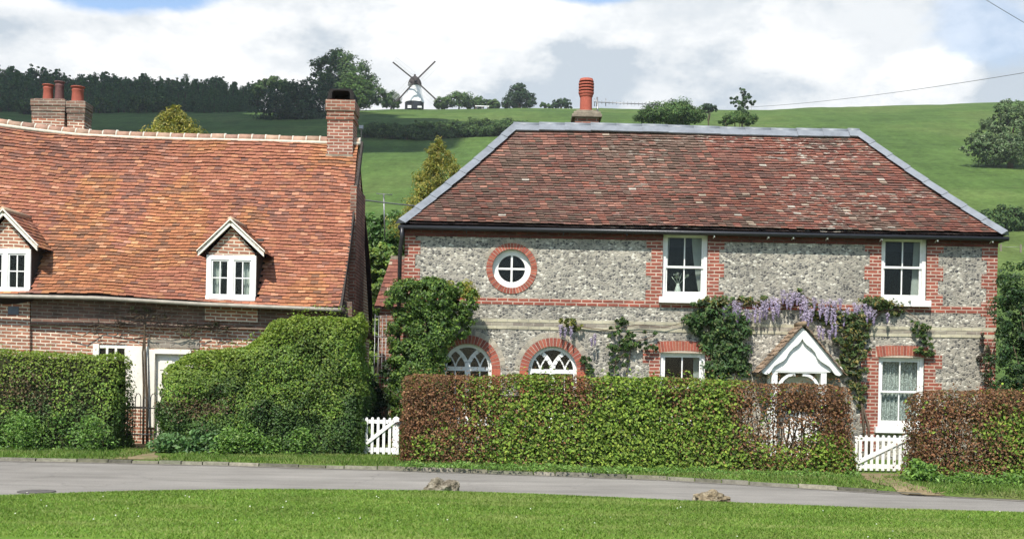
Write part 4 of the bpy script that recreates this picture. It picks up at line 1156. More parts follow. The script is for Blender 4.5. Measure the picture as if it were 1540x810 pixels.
for E, s in ((El, -1), (Er, 1)):
    eo = (E[0]+s*.06, E[1]-.07)
    S = lambda y, tt, eo=eo: (eo[0]+(Pk[0]-eo[0])*tt, y, eo[1]+(Pk[1]+.05-eo[1])*tt)
    bd = lambda tt: (YPF-.09, YF-.02)
    underlay(rf, S, bd, 10, -.025, (.2, .18, .15)); tiles(rf, S, bd, 11, .165, lambda x, t_: shade(pick(PT), .8, 1.2), .035, .012)
rf.tube([(Pk[0], YPF-.1, Pk[1]+.06), (Pk[0], YF-.02, Pk[1]+.06)], .06, 10, (.22, .16, .1))
rf.build('porch_roof', M['tile'], porch, fixn=False)
sp = MB()
for x in (xa+.03, xb-.09):
    sp.box(x, x+.06, YPF+.19, YF-.14, po_z, .95); sp.box(x-.02, x+.08, YPF+.19, YF-.14, .951, 1.0)
    sp.build('side_panel', M['white'], porch); sp = MB()
st = MB(); st.box(xa-.1, xb+.1, YPF-.1, YF, -.05, po_z); st.build('porch_step', M['stone'], porch)
d = MB(); d.box(DOOR[0], DOOR[1], YF+.1, YF+.15, .1, DOOR[3])
xm = (DOOR[0]+DOOR[1])/2
for (a, c, e, f) in ((.08, .34, .2, .75), (.42, .68, .2, .75)): d.box(DOOR[0]+a, DOOR[0]+c, YF+.085, YF+.101, e, f)
dd = d.build('door', M['white'], hou, .004)
m = MB(); m.box(DOOR[0]+.1, DOOR[1]-.1, YF+.088, YF+.0995, 1.1, DOOR[3]-.35); m.build('pane', M['soot'], dd)
# lean-to on the left
YL = 28.2
lean = thing('tiled_shed', (-3.0, 30, 0), 'small lean-to with red clay tile roof against the left end of the flint house', 'shed')
tl, tr_, bl_, br_ = P(588, 388, 29.3), P(612, 386, 29.3), P(563, 461, YL), P(612, 461, YL)
rf = MB(); Sx = lambda x, t: (x, YL+(29.3-YL)*t, bl_[2]+(tl[2]-bl_[2])*t)
bd = lambda t: (bl_[0]+(tl[0]-bl_[0])*t, hx0-.01)
underlay(rf, Sx, bd, 8, -.03); tiles(rf, Sx, bd, 13, .168, lambda x, t: shade((pick(RDD) if random.random() < .7 else pick(BRN+LICH[:1])), .8, 1.15), .03, .01)
rf.build('roof', M['tile'], lean, fixn=False)
m = MB(); m.box(bl_[0]+.12, hx0-.01, YL+.12, 31.2, 0, bl_[2]-.02); m.box(tl[0]+.05, hx0-.012, 29.3, 31.2, bl_[2]-.02, tl[2]-.04); m.build('wall', M['dark_brick'], lean)
m = MB(); m.box(tl[0], hx0-.011, 29.24, 29.36, tl[2]-.03, tl[2]+.05); m.build('ridge_tiles', M['stone'], lean)
# ================================================================== hedges, climbers, gates, rocks
BOX = [(.155, .24, .034), (.105, .18, .027), (.055, .10, .018), (.22, .29, .045)]
def hline(pts, Y):
    X = [PX(a, b, Y) for a, b in pts]; Z = [PZ(a, b, Y)-VZ for a, b in pts]
    return lambda x: np.interp(x, X, Z)
def box_cols(seed, brown=None, top=None):
    def fn(p, k):
        c = pal(BOX, [4, 4, 2, 1.5], k, .2)
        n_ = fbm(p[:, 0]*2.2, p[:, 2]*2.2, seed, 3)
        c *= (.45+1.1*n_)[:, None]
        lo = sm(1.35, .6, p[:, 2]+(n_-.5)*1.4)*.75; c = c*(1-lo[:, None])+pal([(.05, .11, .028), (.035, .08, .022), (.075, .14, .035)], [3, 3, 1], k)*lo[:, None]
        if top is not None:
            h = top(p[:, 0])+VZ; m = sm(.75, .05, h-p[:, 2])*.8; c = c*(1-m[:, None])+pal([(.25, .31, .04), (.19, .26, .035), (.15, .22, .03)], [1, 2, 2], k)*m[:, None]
        if brown is not None:
            m = brown(p); sel = rng.uniform(0, 1, k) < m; c[sel] = pal([(.13, .09, .04), (.09, .06, .03), (.16, .12, .06)], [1, 1, 1], int(sel.sum()))
        return c
    return fn
Y1 = 23.95
H1 = hline([(-300, 512), (0, 527), (100, 532), (188, 533), (200, 538)], Y1)
bx, bz = PX(20, 585, Y1), PZ(20, 585, Y1)
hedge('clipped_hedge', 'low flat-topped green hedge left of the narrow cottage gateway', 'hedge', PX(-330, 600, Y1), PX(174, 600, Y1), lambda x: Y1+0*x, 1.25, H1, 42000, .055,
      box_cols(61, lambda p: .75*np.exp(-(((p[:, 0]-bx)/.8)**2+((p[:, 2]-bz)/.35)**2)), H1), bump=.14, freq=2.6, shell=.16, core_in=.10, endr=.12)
Y2 = 23.75
H2 = hline([(228, 560), (236, 545), (270, 535), (330, 522), (385, 505), (405, 488), (440, 470), (480, 466), (530, 470), (546, 480), (553, 496)], Y2)
bx2, bz2 = PX(300, 612, Y2), PZ(300, 612, Y2)
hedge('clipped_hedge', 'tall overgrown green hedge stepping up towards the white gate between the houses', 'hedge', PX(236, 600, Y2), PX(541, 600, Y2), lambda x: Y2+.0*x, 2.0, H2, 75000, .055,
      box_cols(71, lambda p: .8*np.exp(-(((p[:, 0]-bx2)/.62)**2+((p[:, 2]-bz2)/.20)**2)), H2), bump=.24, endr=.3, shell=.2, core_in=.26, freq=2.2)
# beech hedges
GRN = [(.20, .29, .045), (.15, .235, .035), (.27, .35, .055), (.075, .125, .022)]
BRW = [(.235, .118, .056), (.175, .086, .043), (.31, .19, .10), (.085, .048, .028)]
def beech(patch_fn):
    def fn(p, k):
        g = patch_fn(p); sel = rng.uniform(0, 1, k) < g
        c = pal(BRW, [4, 4, 1.5, 3], k, .25); c[sel] = pal(GRN, [4, 4, 2, 3], int(sel.sum()), .22)
        return c, np.where(sel, 1.05, .72)
    return fn
HA, HB = G(601, 696, VZ), G(1288, 714, VZ)
yb = lambda x: np.interp(x, [HA[0], HB[0]], [HA[1]+.1, HB[1]+.1])
def Hb(x):
    X = np.array([-3, HA[0]+.1, HA[0]+2.5, HB[0]-3, HB[0]]); pts = [(598, 566), (770, 563), (1085, 570), (1284, 583)]
    Xp = [PX(a, b, 23.2) for a, b in pts]; Zp = [PZ(a, b, float(yb(PX(a, b, 23.2)))+.05)-VZ for a, b in pts]
    return np.interp(x, Xp, Zp)
def pxl(p):   # photo column of a point (only used to lay out where the hedge has come into leaf, as metres along it)
    return (p[:, 0]-HA[0])/(HB[0]-HA[0])
def green_main(p):
    u = pxl(p); z = (p[:, 2]-VZ)/2.0
    edge = (fbm(p[:, 0]*1.5, p[:, 2]*1.5, 91, 3)-.5)*.16
    g = sm(.10, .28, u+edge+(.5-z)*.06)*sm(.80, .72, u+edge)
    g = g*(1-.85*np.exp(-((u-.40)/.045)**2)*sm(.35, .7, z+edge))*(1-.6*np.exp(-((u-.62)/.035)**2)*sm(.3, .8, z))
    g = g*(.72+.28*np.exp(-((u-.52)/.1)**2))
    g = np.maximum(g, sm(.86, .99, z)*.55*sm(.15, .3, u))
    g = np.maximum(g, .5*sm(.35, .1, z+edge*2)*sm(.10, .2, u)); g = np.maximum(g, .75*sm(.45, .2, z)*np.exp(-((u-.93)/.05)**2))
    g = np.maximum(g, .7*np.exp(-((u-.06)/.04)**2-((z-.15)/.12)**2))
    return np.clip((g-.05)*1.14, .02, .98)
def thin_main(p):
    u = pxl(p); z = (p[:, 2]-VZ)/2.0; t = np.ones(len(p))
    for (cu, cz, su, sz, a) in ((.12, .66, .035, .07, .85), (.25, .65, .045, .06, .85), (.475, .65, .025, .06, .7), (.80, .5, .022, .22, .75), (.87, .32, .055, .15, .85), (.845, .55, .06, .12, .5)):
        t -= a*np.exp(-((u-cu)/su)**2-((z-cz)/sz)**2)
    return np.clip(t, .15, 1)*.9
hedge('beech_hedge', 'long beech hedge, half brown half fresh green, before the flint house', 'hedge', HA[0], HB[0], yb, .95, Hb, 105000, .066, beech(green_main), 'dry_leaf', e=.22, endr=.12, bump=.07, shell=.5, core=None, thin=thin_main, twigs=150, freq=2.5)
RA = G(1382, 722, VZ)
yr = lambda x: np.interp(x, [RA[0], RA[0]+4], [RA[1]+.05, RA[1]-.15])
Hr = lambda x: np.interp(x, [RA[0], RA[0]+.3, RA[0]+4], [PZ(1366, 596, RA[1])-VZ, PZ(1390, 588, RA[1])-VZ, PZ(1540, 585, RA[1]-.1)-VZ+.03])
def green_r(p):
    u = p[:, 0]-RA[0]; z = p[:, 2]-VZ; e = (fbm(p[:, 0]*2, p[:, 2]*2, 95, 3)-.5)*.8
    return np.clip(.8*sm(1.0, 1.9, u+e)*sm(1.35, .9, z+e*.4)+.04+.3*sm(.4, .1, z), 0, .9)
hedge('beech_hedge', 'brown beech hedge right of the wide white picket gate', 'hedge', RA[0], RA[0]+7.0, yr, .95, Hr, 70000, .064, beech(green_r), 'dry_leaf', e=.24, endr=.15, bump=.07, shell=.42, core=None, twigs=95, freq=2.5)
# loose plants at the hedge feet
def herbs(name, label, cat, pts, n_, size, cols, w, hgt, kind='stuff', group=None):
    """pts: list of (px, py_base, spread_px, height m)"""
    P_, Nn = [], []
    for (px, py, sp, h) in pts:
        x, y = G(px, py, VZ); k = n_//len(pts); s = sp*y/F
        q = rng.normal(size=(k, 2))*np.array([s*.55, .16]); hh = h*rng.uniform(0, 1, k)**.7*np.exp(-(q[:, 0]/max(s, .01))**2*.5)
        P_.append(np.stack([x+q[:, 0], y+q[:, 1]+.05, VZ+hh], 1)); Nn.append(rng.normal(size=(k, 3))*.6+np.array([0, -.25, .8]))
    P_ = np.concatenate(P_); Nn = np.concatenate(Nn); c = pal(cols, w, len(P_), .25)
    o = link(name, leaf_mesh(name, P_, Nn, size*rng.uniform(.6, 1.4, len(P_)), c, .55), M['leaf'])
    return tag(recentre(o), label, cat, group, kind)
HB_ = [(.13, .24, .04), (.095, .185, .032), (.18, .29, .06), (.055, .11, .024)]
herbs('nettles', 'tall nettles and grasses growing up at the foot of the low left hedge', 'nettles', [(random.uniform(-40, 172), random.uniform(668, 679), 26, random.uniform(.45, .85)) for _ in range(26)], 15000, .065, HB_, [4, 4, 2, 2], .8)
herbs('undergrowth', 'rank grass and weeds along the foot of the tall hedge', 'weeds', [(random.uniform(330, 535), random.uniform(678, 685), 22, random.uniform(.3, .65)) for _ in range(24)], 11000, .065, HB_, [4, 4, 2, 2], .8)
herbs('ground_ivy', 'patch of broad round leaves beside the earth path by the cottage gate', 'weeds', [(random.uniform(245, 350), random.uniform(672, 683), 20, random.uniform(.25, .55)) for _ in range(22)], 4200, .105, [(.09, .18, .055), (.065, .14, .04), (.14, .23, .085)], [3, 3, 2], .6)
herbs('weeds', 'thin fringe of green weeds along the foot of the long beech hedge', 'weeds', [(px, 699+(px-600)*.026+random.uniform(0, 3), 16, random.uniform(.03, .13)) for px in np.linspace(610, 1284, 60)], 3600, .05, HB_, [4, 3, 2, 1], .2)
herbs('leafy_plant', 'leafy green plant growing at the foot of the right gate post', 'plant', [(1379, 723, 11, .36), (1394, 723, 13, .30), (1387, 725, 16, .2)], 900, .09, HB_, [3, 3, 2, 2], .4, kind=None)
herbs('weeds', 'sparse weeds along the foot of the right beech hedge', 'weeds', [(px, 726+(px-1400)*.02, 14, random.uniform(.08, .22)) for px in np.linspace(1405, 1560, 16)], 2200, .06, HB_, [4, 3, 2, 1], .2)
# bushes
def bush(name, label, cat, Y, lst, n_, size, cols, w, spread=.25, inner=.75, dy=.8, mat='leaf', clump=60, base=None, group=None, cjit=.2, trunk_r=.05, crown='foliage'):
    bl = pxblobs(lst, Y, dy); b0 = base or (float(np.mean([b[0] for b in bl])), Y, VZ)
    return tree(name, label, cat, b0, bl, n_, size, cols, w, trunk_r, group, clump, spread, inner, mat, 4, .6, None, cjit, crown)
YT = 25.36
tb = bush('yew_bush', 'big dark clipped bush with yellow-green tips against the flint house wall', 'bush', YT,
     [(608, 455, 30, 34), (650, 450, 34, 32), (692, 455, 28, 32), (612, 500, 30, 40), (652, 500, 34, 40), (686, 485, 28, 26), (620, 545, 34, 40), (636, 550, 32, 40), (650, 528, 24, 30), (640, 440, 50, 20), (628, 580, 44, 40), (632, 640, 42, 60)],
     56000, .062, [(.075, .145, .026), (.12, .20, .034), (.035, .07, .016), (.18, .26, .045)], [4, 4, 3, 1.5], .3, .78, .42)
bl, nr, _ = blob_leaves(pxblobs([(655, 428, 22, 8), (690, 432, 26, 10), (700, 445, 18, 10)], YT, .8), 3000, 50, .4)
link('new_growth', leaf_mesh('new_growth', bl-np.array(tb.location), nr, .06, pal([(.26, .26, .035), (.20, .22, .03), (.3, .25, .05)], [2, 2, 1], 3000)), M['leaf'], tb)
bush('evergreen_shrub', 'dark green shrub at the right hand corner of the flint house', 'shrub', 24.6,
     [(1545, 430, 42, 45), (1525, 470, 36, 45), (1560, 480, 50, 70), (1530, 520, 42, 50), (1525, 560, 40, 50), (1560, 590, 50, 70), (1520, 600, 30, 40), (1590, 450, 50, 80), (1545, 650, 55, 45), (1590, 600, 55, 70), (1585, 530, 50, 70), (1600, 660, 60, 50)],
     34000, .07, [(.03, .07, .02), (.045, .09, .025), (.02, .045, .015), (.07, .12, .03)], [4, 4, 2, 1], .28, .75, .7)
bush('laurel_bush', 'dark leafy bush behind the gap between the two houses', 'bush', 43, [(560, 350, 34, 32), (585, 340, 26, 26), (545, 370, 24, 24), (600, 370, 30, 30), (570, 390, 50, 40), (545, 420, 40, 60)],
     12000, .17, [(.06, .135, .028), (.08, .16, .03), (.045, .095, .02)], [3, 3, 2], .3, .75)
bush('privet_bush', 'light green loose bush low between the two houses', 'bush', 38, [(552, 395, 18, 26), (575, 385, 24, 20), (556, 430, 20, 30), (580, 430, 26, 40), (550, 470, 16, 26), (562, 510, 22, 40), (560, 560, 24, 40)],
     12000, .13, [(.15, .23, .035), (.11, .185, .03), (.21, .27, .05), (.055, .10, .02)], [3, 3, 2, 2], .3, .75)
bush('dark_shrub', 'dark shrub low behind the left white picket gate', 'shrub', 25.6, [(574, 585, 16, 30), (590, 560, 14, 40), (560, 600, 16, 40), (580, 625, 22, 36)],
     6000, .07, [(.02, .045, .012), (.035, .07, .018), (.015, .03, .01)], [3, 2, 2], .3, .75, .5)
# climbers on the flint house
YK = YF-.12
def climber(name, label, blobs, n_, size, cols, w, stems=(), Y=YK, dy=.35, clump=22, spread=.34, group=None, rac=(), stemr=.02, inner=.4):
    bl = pxblobs(blobs, Y, dy); b0 = (float(np.mean([b[0] for b in bl])), Y, VZ)
    root = thing(name, b0, label, 'climber', group); off = np.array(b0)
    pos, nrm, j = blob_leaves(bl, n_, clump, spread, inner); pos[:, 1] = np.minimum(pos[:, 1], YF-.03)
    ct = rng.uniform(.75, 1.25, j.max()+1)
    link('foliage', leaf_mesh('foliage', pos-off, nrm+np.array([0, -.4, .2]), size*rng.uniform(.6, 1.3, n_), pal(cols, w, n_)*ct[j][:, None], .5, droop=.4), M['leaf'], root)
    if stems:
        m = MB()
        for s in stems: m.tube([(*P(a, b, YF-.06)[:1], YF-.06+random.uniform(-.03, .02), P(a, b, YF-.06)[2]) for a, b in s], [stemr*(1-.5*i/len(s)) for i in range(len(s))], 6)
        m.build('stem', M['pale_twig'], root, fixn=False)
    if rac:
        PP, NN, CC = [], [], []
        for (px, py, wpx, hpx) in rac:
            c = np.array(P(px, py, YF-.22)); k = YF/F; m_ = 90
            t = rng.uniform(0, 1, m_); r = (1-t**1.5)*wpx*k*.5*rng.uniform(.3, 1, m_); a = rng.uniform(0, 6.28, m_)
            PP.append(np.stack([c[0]+r*np.cos(a), c[1]+r*np.sin(a)*.8, c[2]-t*hpx*k], 1)); NN.append(np.stack([np.cos(a), np.sin(a)-.3, rng.normal(size=m_)*.4], 1))
            kk = random.uniform(.85, 1.2)
            CC.append(lerp(np.array([.46, .40, .52]), np.array([.35, .28, .45]), t[:, None])*rng.uniform(.7, 1.3, (m_, 1))*kk)
        PP, NN, CC = map(np.concatenate, (PP, NN, CC))
        link('blossom', leaf_mesh('blossom', PP-off, NN, .042, CC, .8), M['petal'], root)
    return root
WG = [(.06, .11, .025), (.04, .08, .02), (.09, .14, .03), (.12, .11, .05)]
climber('leafy_climber', 'dense dark green climber on the flint wall left of the porch',
        [(1055, 470, 26, 18), (1085, 480, 34, 26), (1110, 500, 22, 24), (1075, 510, 30, 26), (1100, 530, 30, 26), (1080, 550, 24, 22), (1115, 552, 22, 20), (1120, 480, 12, 16), (1045, 490, 16, 14), (1085, 590, 26, 36), (1040, 480, 20, 8)], 8500, .085,
        [(.05, .105, .03), (.075, .13, .035), (.03, .06, .02), (.13, .16, .05)], [4, 4, 2, 1.2], [[(1070, 690), (1072, 600), (1080, 540), (1065, 490), (1045, 470)], [(1095, 690), (1100, 600), (1110, 540), (1100, 480)]], dy=.5)
rac = [(1105, 452, 9, 16), (1113, 455, 9, 20), (1090, 462, 7, 14), (1136, 458, 10, 26), (1143, 462, 8, 22), (1153, 450, 11, 20), (1160, 446, 10, 18), (1168, 448, 11, 22), (1178, 436, 12, 20), (1184, 440, 11, 24), (1192, 437, 11, 20), (1199, 440, 10, 18),
       (1208, 470, 13, 18), (1216, 466, 10, 24), (1225, 447, 10, 18), (1238, 450, 11, 20), (1246, 448, 12, 24), (1256, 452, 11, 18), (1264, 449, 9, 18), (1286, 455, 11, 22), (1294, 458, 11, 24), (1301, 457, 12, 22), (1309, 460, 8, 18), (1232, 490, 10, 18), (1238, 494, 9, 16),
       (1252, 480, 10, 20), (1257, 484, 8, 24), (1248, 496, 8, 14), (1128, 470, 8, 16), (1212, 478, 9, 18), (1275, 462, 8, 14), (1335, 470, 7, 14), (1171, 456, 9, 20), (1243, 462, 10, 20)]
rac += [(random.uniform(1085, 1320), 0, random.uniform(8, 12), random.uniform(14, 24)) for _ in range(34)]
rac = [(a, b or float(np.interp(a, [1085, 1150, 1190, 1230, 1320], [456, 450, 440, 452, 460]))+random.uniform(-3, 14), c, d) for a, b, c, d in rac]
climber('wisteria', 'wisteria with hanging mauve flowers trained over the white gabled porch',
        [(1075, 452, 34, 6), (1120, 452, 26, 6), (1150, 450, 20, 6), (1200, 440, 14, 7), (1225, 470, 16, 12), (1245, 475, 24, 14), (1265, 480, 24, 16), (1285, 480, 24, 16), (1275, 505, 22, 18), (1290, 500, 18, 16), (1310, 455, 24, 8), (1335, 462, 22, 9), (1350, 470, 16, 10), (1300, 490, 20, 14), (1280, 535, 20, 26), (1265, 545, 12, 20), (1285, 570, 14, 22), (1300, 525, 14, 20), (1292, 550, 14, 20), (1262, 515, 14, 14), (1296, 585, 9, 14), (1330, 455, 40, 5), (1295, 600, 10, 16)],
        7200, .085, [(.075, .12, .035), (.05, .085, .025), (.13, .13, .045), (.24, .19, .055)], [4, 3, 2.5, 2],
        [[(1303, 690), (1296, 610), (1282, 545), (1283, 520), (1270, 490), (1245, 465), (1213, 447), (1180, 462), (1150, 468)], [(1294, 600), (1288, 550), (1296, 500), (1325, 468), (1365, 462)], [(1213, 447), (1190, 452), (1140, 455), (1090, 452), (1060, 455)], [(1282, 545), (1300, 520), (1290, 480), (1320, 470)], [(1306, 690), (1306, 640), (1300, 620), (1296, 600)]], rac=rac, stemr=.03)
climber('leafy_climber', 'small green climber with mauve flowers above the fully visible arched window', [(848, 482, 12, 4), (862, 483, 12, 5), (866, 490, 10, 7), (855, 488, 14, 5)], 420, .08, [(.13, .15, .03), (.07, .11, .025), (.18, .17, .04)], [3, 2, 2], [[(850, 486), (880, 492), (910, 496), (960, 488), (1000, 492), (1045, 480)]], rac=[(843, 488, 7, 18), (850, 492, 6, 16), (859, 490, 7, 20), (895, 502, 6, 16), (890, 508, 5, 12)], stemr=.012)
climber('leafy_climber', 'straggly green climber between the arched window and the ground floor sash', [(935, 485, 16, 7), (925, 500, 12, 10), (945, 500, 10, 14), (935, 520, 20, 12), (950, 512, 16, 9), (925, 540, 10, 16), (940, 545, 10, 14), (965, 518, 14, 8), (985, 522, 8, 5), (915, 555, 8, 10), (975, 500, 12, 4)], 1500, .085, WG, [4, 4, 2, 1], [[(930, 690), (928, 600), (924, 550), (935, 510), (925, 485)], [(924, 550), (950, 515), (985, 505)], [(938, 690), (942, 560), (950, 520), (940, 490)]], stemr=.015)
climber('leafy_climber', 'low clump of green climber touching the right side of the arched window', [(883, 545, 9, 13), (888, 560, 8, 10)], 420, .085, [(.04, .08, .02), (.06, .10, .03)], [1, 1], [[(886, 690), (886, 580), (882, 535)]], stemr=.012)
climber('leafy_climber', 'green climber hanging beside the upper right of the net-curtained window', [(1385, 492, 14, 8), (1390, 508, 12, 10), (1378, 500, 10, 8), (1398, 520, 10, 8), (1385, 528, 14, 6), (1402, 530, 8, 6), (1372, 486, 8, 6)], 900, .085, [(.07, .13, .03), (.05, .09, .022), (.14, .15, .04)], [3, 3, 1], [[(1330, 468), (1360, 466), (1380, 480), (1392, 520)]], stemr=.012)
climber('leafy_climber', 'dusky leafless climber low on the flint wall by the right corner', [(1480, 530, 10, 26), (1487, 560, 10, 20), (1478, 505, 6, 10)], 500, .06, [(.07, .045, .035), (.05, .04, .025), (.05, .07, .02)], [2, 2, 1], [[(1486, 690), (1484, 580), (1478, 500)], [(1490, 690), (1490, 560), (1486, 510)]], stemr=.012)
# bare climber on the cottage
root = thing('climbing_rose', (PX(222, 560, YW), YW-.1, VZ), 'bare woody climbing plant straggling up the front of the brick cottage', 'climber')
m = MB()
def cst(pts, r): m.tube([(PX(a, b, YW-.13), YW-.13+random.uniform(-.04, .02), PZ(a, b, YW-.13)) for a, b in pts], r, 5)
cst([(222, 690), (221, 600), (219, 540), (218, 490), (214, 466)], [.03, .028, .025, .016, .006]); cst([(216, 690), (216, 580), (215, 530), (220, 480), (228, 462)], [.028, .026, .022, .014, .006])
for i in range(90):
    x, y = random.choice([(random.uniform(130, 345), random.uniform(484, 505)), (random.uniform(230, 345), random.uniform(486, 500)), (random.uniform(160, 250), random.uniform(462, 500))])
    L = random.uniform(10, 34); a = random.choice([random.uniform(-.4, .4), random.uniform(2.7, 3.6), random.uniform(.9, 2.2)])
    pts = [(x, y)]
    for q in range(3): a += random.uniform(-.5, .5); pts.append((pts[-1][0]+math.cos(a)*L/3, pts[-1][1]-math.sin(a)*L/3*.7))
    cst(pts, [.012, .009, .006, .003])
cst([(100, 500), (125, 505), (150, 490), (190, 496), (218, 492), (260, 494), (300, 488), (345, 492), (380, 490)], .012)
m.build('stem', M['bark'], root, fixn=False)
bl, nr, _ = blob_leaves(pxblobs([(190, 463, 12, 4), (215, 466, 14, 5), (240, 478, 14, 4), (330, 490, 20, 5), (290, 500, 24, 6)], YW-.12, .4), 150, 12, .5)
link('foliage', leaf_mesh('foliage', bl-np.array(root.location), nr, .06, pal([(.16, .17, .08), (.11, .10, .05)], [1, 1], 150)), M['leaf'], root)
# ---------------------------------------------------------------- gates
def picket_gate(name, label, l, r, top, bot, Y, npick, rise):
    x0, x1 = PX(l, (top+bot)/2, Y), PX(r, (top+bot)/2, Y); z1 = PZ((l+r)/2, top, Y); z0 = max(PZ((l+r)/2, bot, Y), VZ+.03); h = z1-z0
    root = thing(name, ((x0+x1)/2, Y, z0), label, 'gate')
    rl = MB()
    rl.box(x0, x1, Y, Y+.045, z0+h*.80, z0+h*.90); rl.build('rail', M['white'], root, .004); rl = MB(); rl.box(x0, x1, Y+.001, Y+.046, z0+h*.05, z0+h*.17); rl.build('rail', M['white'], root, .004)
    st = MB(); st.box(x1-.13, x1, Y-.02, Y+.06, z0, z0+h*.95); st.add([(x1-.13, Y-.02, z0+h*.95), (x1, Y-.02, z0+h*.95), (x1, Y+.06, z0+h*.95), (x1-.13, Y+.06, z0+h*.95), (x1-.065, Y+.02, z0+h*1.0)], [(0, 1, 4), (1, 2, 4), (2, 3, 4), (3, 0, 4)])
    st.build('stile', M['white'], root, .004); st = MB(); st.box(x0, x0+.05, Y-.02, Y+.06, z0, z0+h*.93); st.build('stile', M['white'], root, .004)
    br = MB(); br.bar((x0+.05, Y-.035, z0+h*.22), (x1-.1, Y-.035, z0+h*.87), .022, .07, up=(0, 0, 1)); br.build('brace', M['white'], root)
    W = x1-x0-.18
    for i in range(npick):
        xc = x0+.05+W*(i+.5)/npick; hw = .027; zt_ = z0+h*(.97+random.uniform(-.01, .01)); p = MB()
        p.prism([(xc-hw, z0+.0), (xc+hw, z0), (xc+hw, zt_-.03), (xc+hw*.7, zt_-.008), (xc, zt_), (xc-hw*.7, zt_-.008), (xc-hw, zt_-.03)], Y-.022, Y-.003)
        p.build('picket', M['white'], root)
    hg = MB(); hg.box(x1-.22, x1+.08, Y-.045, Y-.036, z0+h*.80, z0+h*.84); hg.box(x1-.05, x1+.1, Y-.05, Y-.03, z0+h*.78, z0+h*.86); hg.build('hinge', M['black'], root)
    return x0, x1, z0, z1
picket_gate('picket_gate', 'narrow white picket gate in the gap between the two houses', 543, 600, 625, 691, 24.0, 5, 0)
picket_gate('picket_gate', 'wide white picket gate with diagonal brace in front of the flint house', 1285, 1368, 652, 717, 21.95, 8, 0)
# small iron gate with hoops by the cottage
Yg = 24.6; x0, x1, z0, z1 = rect(190, 598, 236, 660, Yg)
root = thing('iron_gate', ((x0+x1)/2, Yg, z0), 'little black iron hoop-topped gate in the cottage hedge gap', 'gate')
m = MB(); zr_ = PZ(212, 613, Yg); m.tube([(x0, Yg, zr_), (x1, Yg, zr_)], .012, 6); m.build('rail', M['black'], root); m = MB(); m.tube([(x0, Yg, z0+.1), (x1, Yg, z0+.1)], .012, 6); m.build('rail', M['black'], root)
m = MB(); k = 4; wd = (x1-x0)/k
for i in range(k):
    a = x0+wd*i+wd*.15; b = a+wd*.7; zt_ = zr_+(.18 if i % 2 else .1); pts = [(a, Yg, z0)]+[((a+b)/2-math.cos(t)*(b-a)/2, Yg, zt_+math.sin(t)*.12) for t in np.linspace(0, math.pi, 9)]+[(b, Yg, z0)]
    m.tube(pts, .009, 5)
m.build('hoop', M['black'], root)
# trellis in the gap
Yt = 26.3; x0, x1, z0, z1 = rect(563, 476, 580, 600, Yt)
root = thing('wire_trellis', ((x0+x1)/2, Yt, VZ), 'narrow grey wire trellis standing in the gap beside the clipped bush', 'trellis')
m = MB()
for q in np.linspace(0, 1, 4): m.tube([(lerp(x0, x1, q), Yt, VZ), (lerp(x0, x1, q), Yt, z1+(.05 if q in (0, 1) else -.02))], .008, 5)
for q in np.linspace(.1, 1, 7): m.tube([(x0, Yt-.012, lerp(VZ, z1, q)), (x1, Yt-.012, lerp(VZ, z1, q))], .009, 5)
m.build('trellis_wires', M['metal'], root)
# rocks on the edge of the green
def rock(label, px, py, wpx, hpx, seed, flat, cols):
    x, y = G(px, py, .03); k = y/F; bm = bmesh.new(); bmesh.ops.create_icosphere(bm, subdivisions=5, radius=1)
    o_ = Vector((seed*3.1, seed*1.7, seed*.9))
    for v in bm.verts:
        d = v.co.normalized()
        r = 1+.55*mnoise.noise(d*1.1+o_)+.28*mnoise.noise(d*2.6+o_)+.14*abs(mnoise.noise(d*6+o_))-.22*max(0, mnoise.noise(d*3.6+o_*2)-.15)+.05*mnoise.noise(d*14+o_)
        c = d*r; v.co = Vector((c.x*wpx*k*.5, c.y*wpx*k*.4, max(c.z, -.35)*hpx*k*.95*flat))
    me = bpy.data.meshes.new('rock'); bm.to_mesh(me); bm.free()
    n_ = N('rock_'+str(seed)); p = n_.pos()
    c = n_.ramp(n_.noise(p, 4, 8, .7), [(.33, cols[0]), (.5, cols[1]), (.66, cols[2])])
    c = n_.mix(c, n_.ramp(n_.noise(p, 22, 5, .7), [(.35, .45), (.6, 1.2)]), 1.0, 'MULTIPLY')
    mat = n_.done(c, .95, n_.bump(n_.noise(p, 28, 6, .7), 1.0, .03), .1)
    o = link('rock', me, mat, None, (x, y+.12, .04)); tag(o, label, 'rock'); return o
rock('jagged grey rock with dark hollows on the edge of the green', 664, 739, 45, 20, 3, 1.0, [(.05, .04, .028), (.21, .18, .13), (.40, .37, .30)])
rock('flat pale brown rock on the edge of the green towards the right', 1070, 752, 48, 13, 8, .85, [(.08, .06, .035), (.25, .20, .125), (.42, .38, .29)])
# ---------------------------------------------------------------- grass
def blades(name, xy, z, h, cols, w, lean=.5, wid=.006):
    n_ = len(xy); a = rng.uniform(0, 6.28, n_); hh = h*rng.uniform(.5, 1.3, n_); b = np.stack([xy[:, 0], xy[:, 1], z], 1)
    s = np.stack([np.cos(a), np.sin(a), np.zeros(n_)], 1)*wid*rng.uniform(.6, 1.5, (n_, 1))
    a2 = rng.uniform(0, 6.28, n_); tip = b+np.stack([np.cos(a2)*hh*lean, np.sin(a2)*hh*lean, hh], 1)
    v = np.stack([b-s, b+s, tip], 1).reshape(-1, 3); c = pal(cols, w, n_, .2)
    c = c*(.7+.6*fbm(xy[:, 0]*1.1, xy[:, 1]*1.8, 77, 3))[:, None]
    dry = sm(.52, .75, fbm(xy[:, 0]*.8+4, xy[:, 1]*2.2, 79, 4))*.55; c = c*(1-dry[:, None])+np.array([.27, .30, .10])*dry[:, None]
    c = np.repeat(c, 3, axis=0)
    return link(name, np_mesh(name, v, np.arange(n_*3).reshape(-1, 3), c), M['blade'])
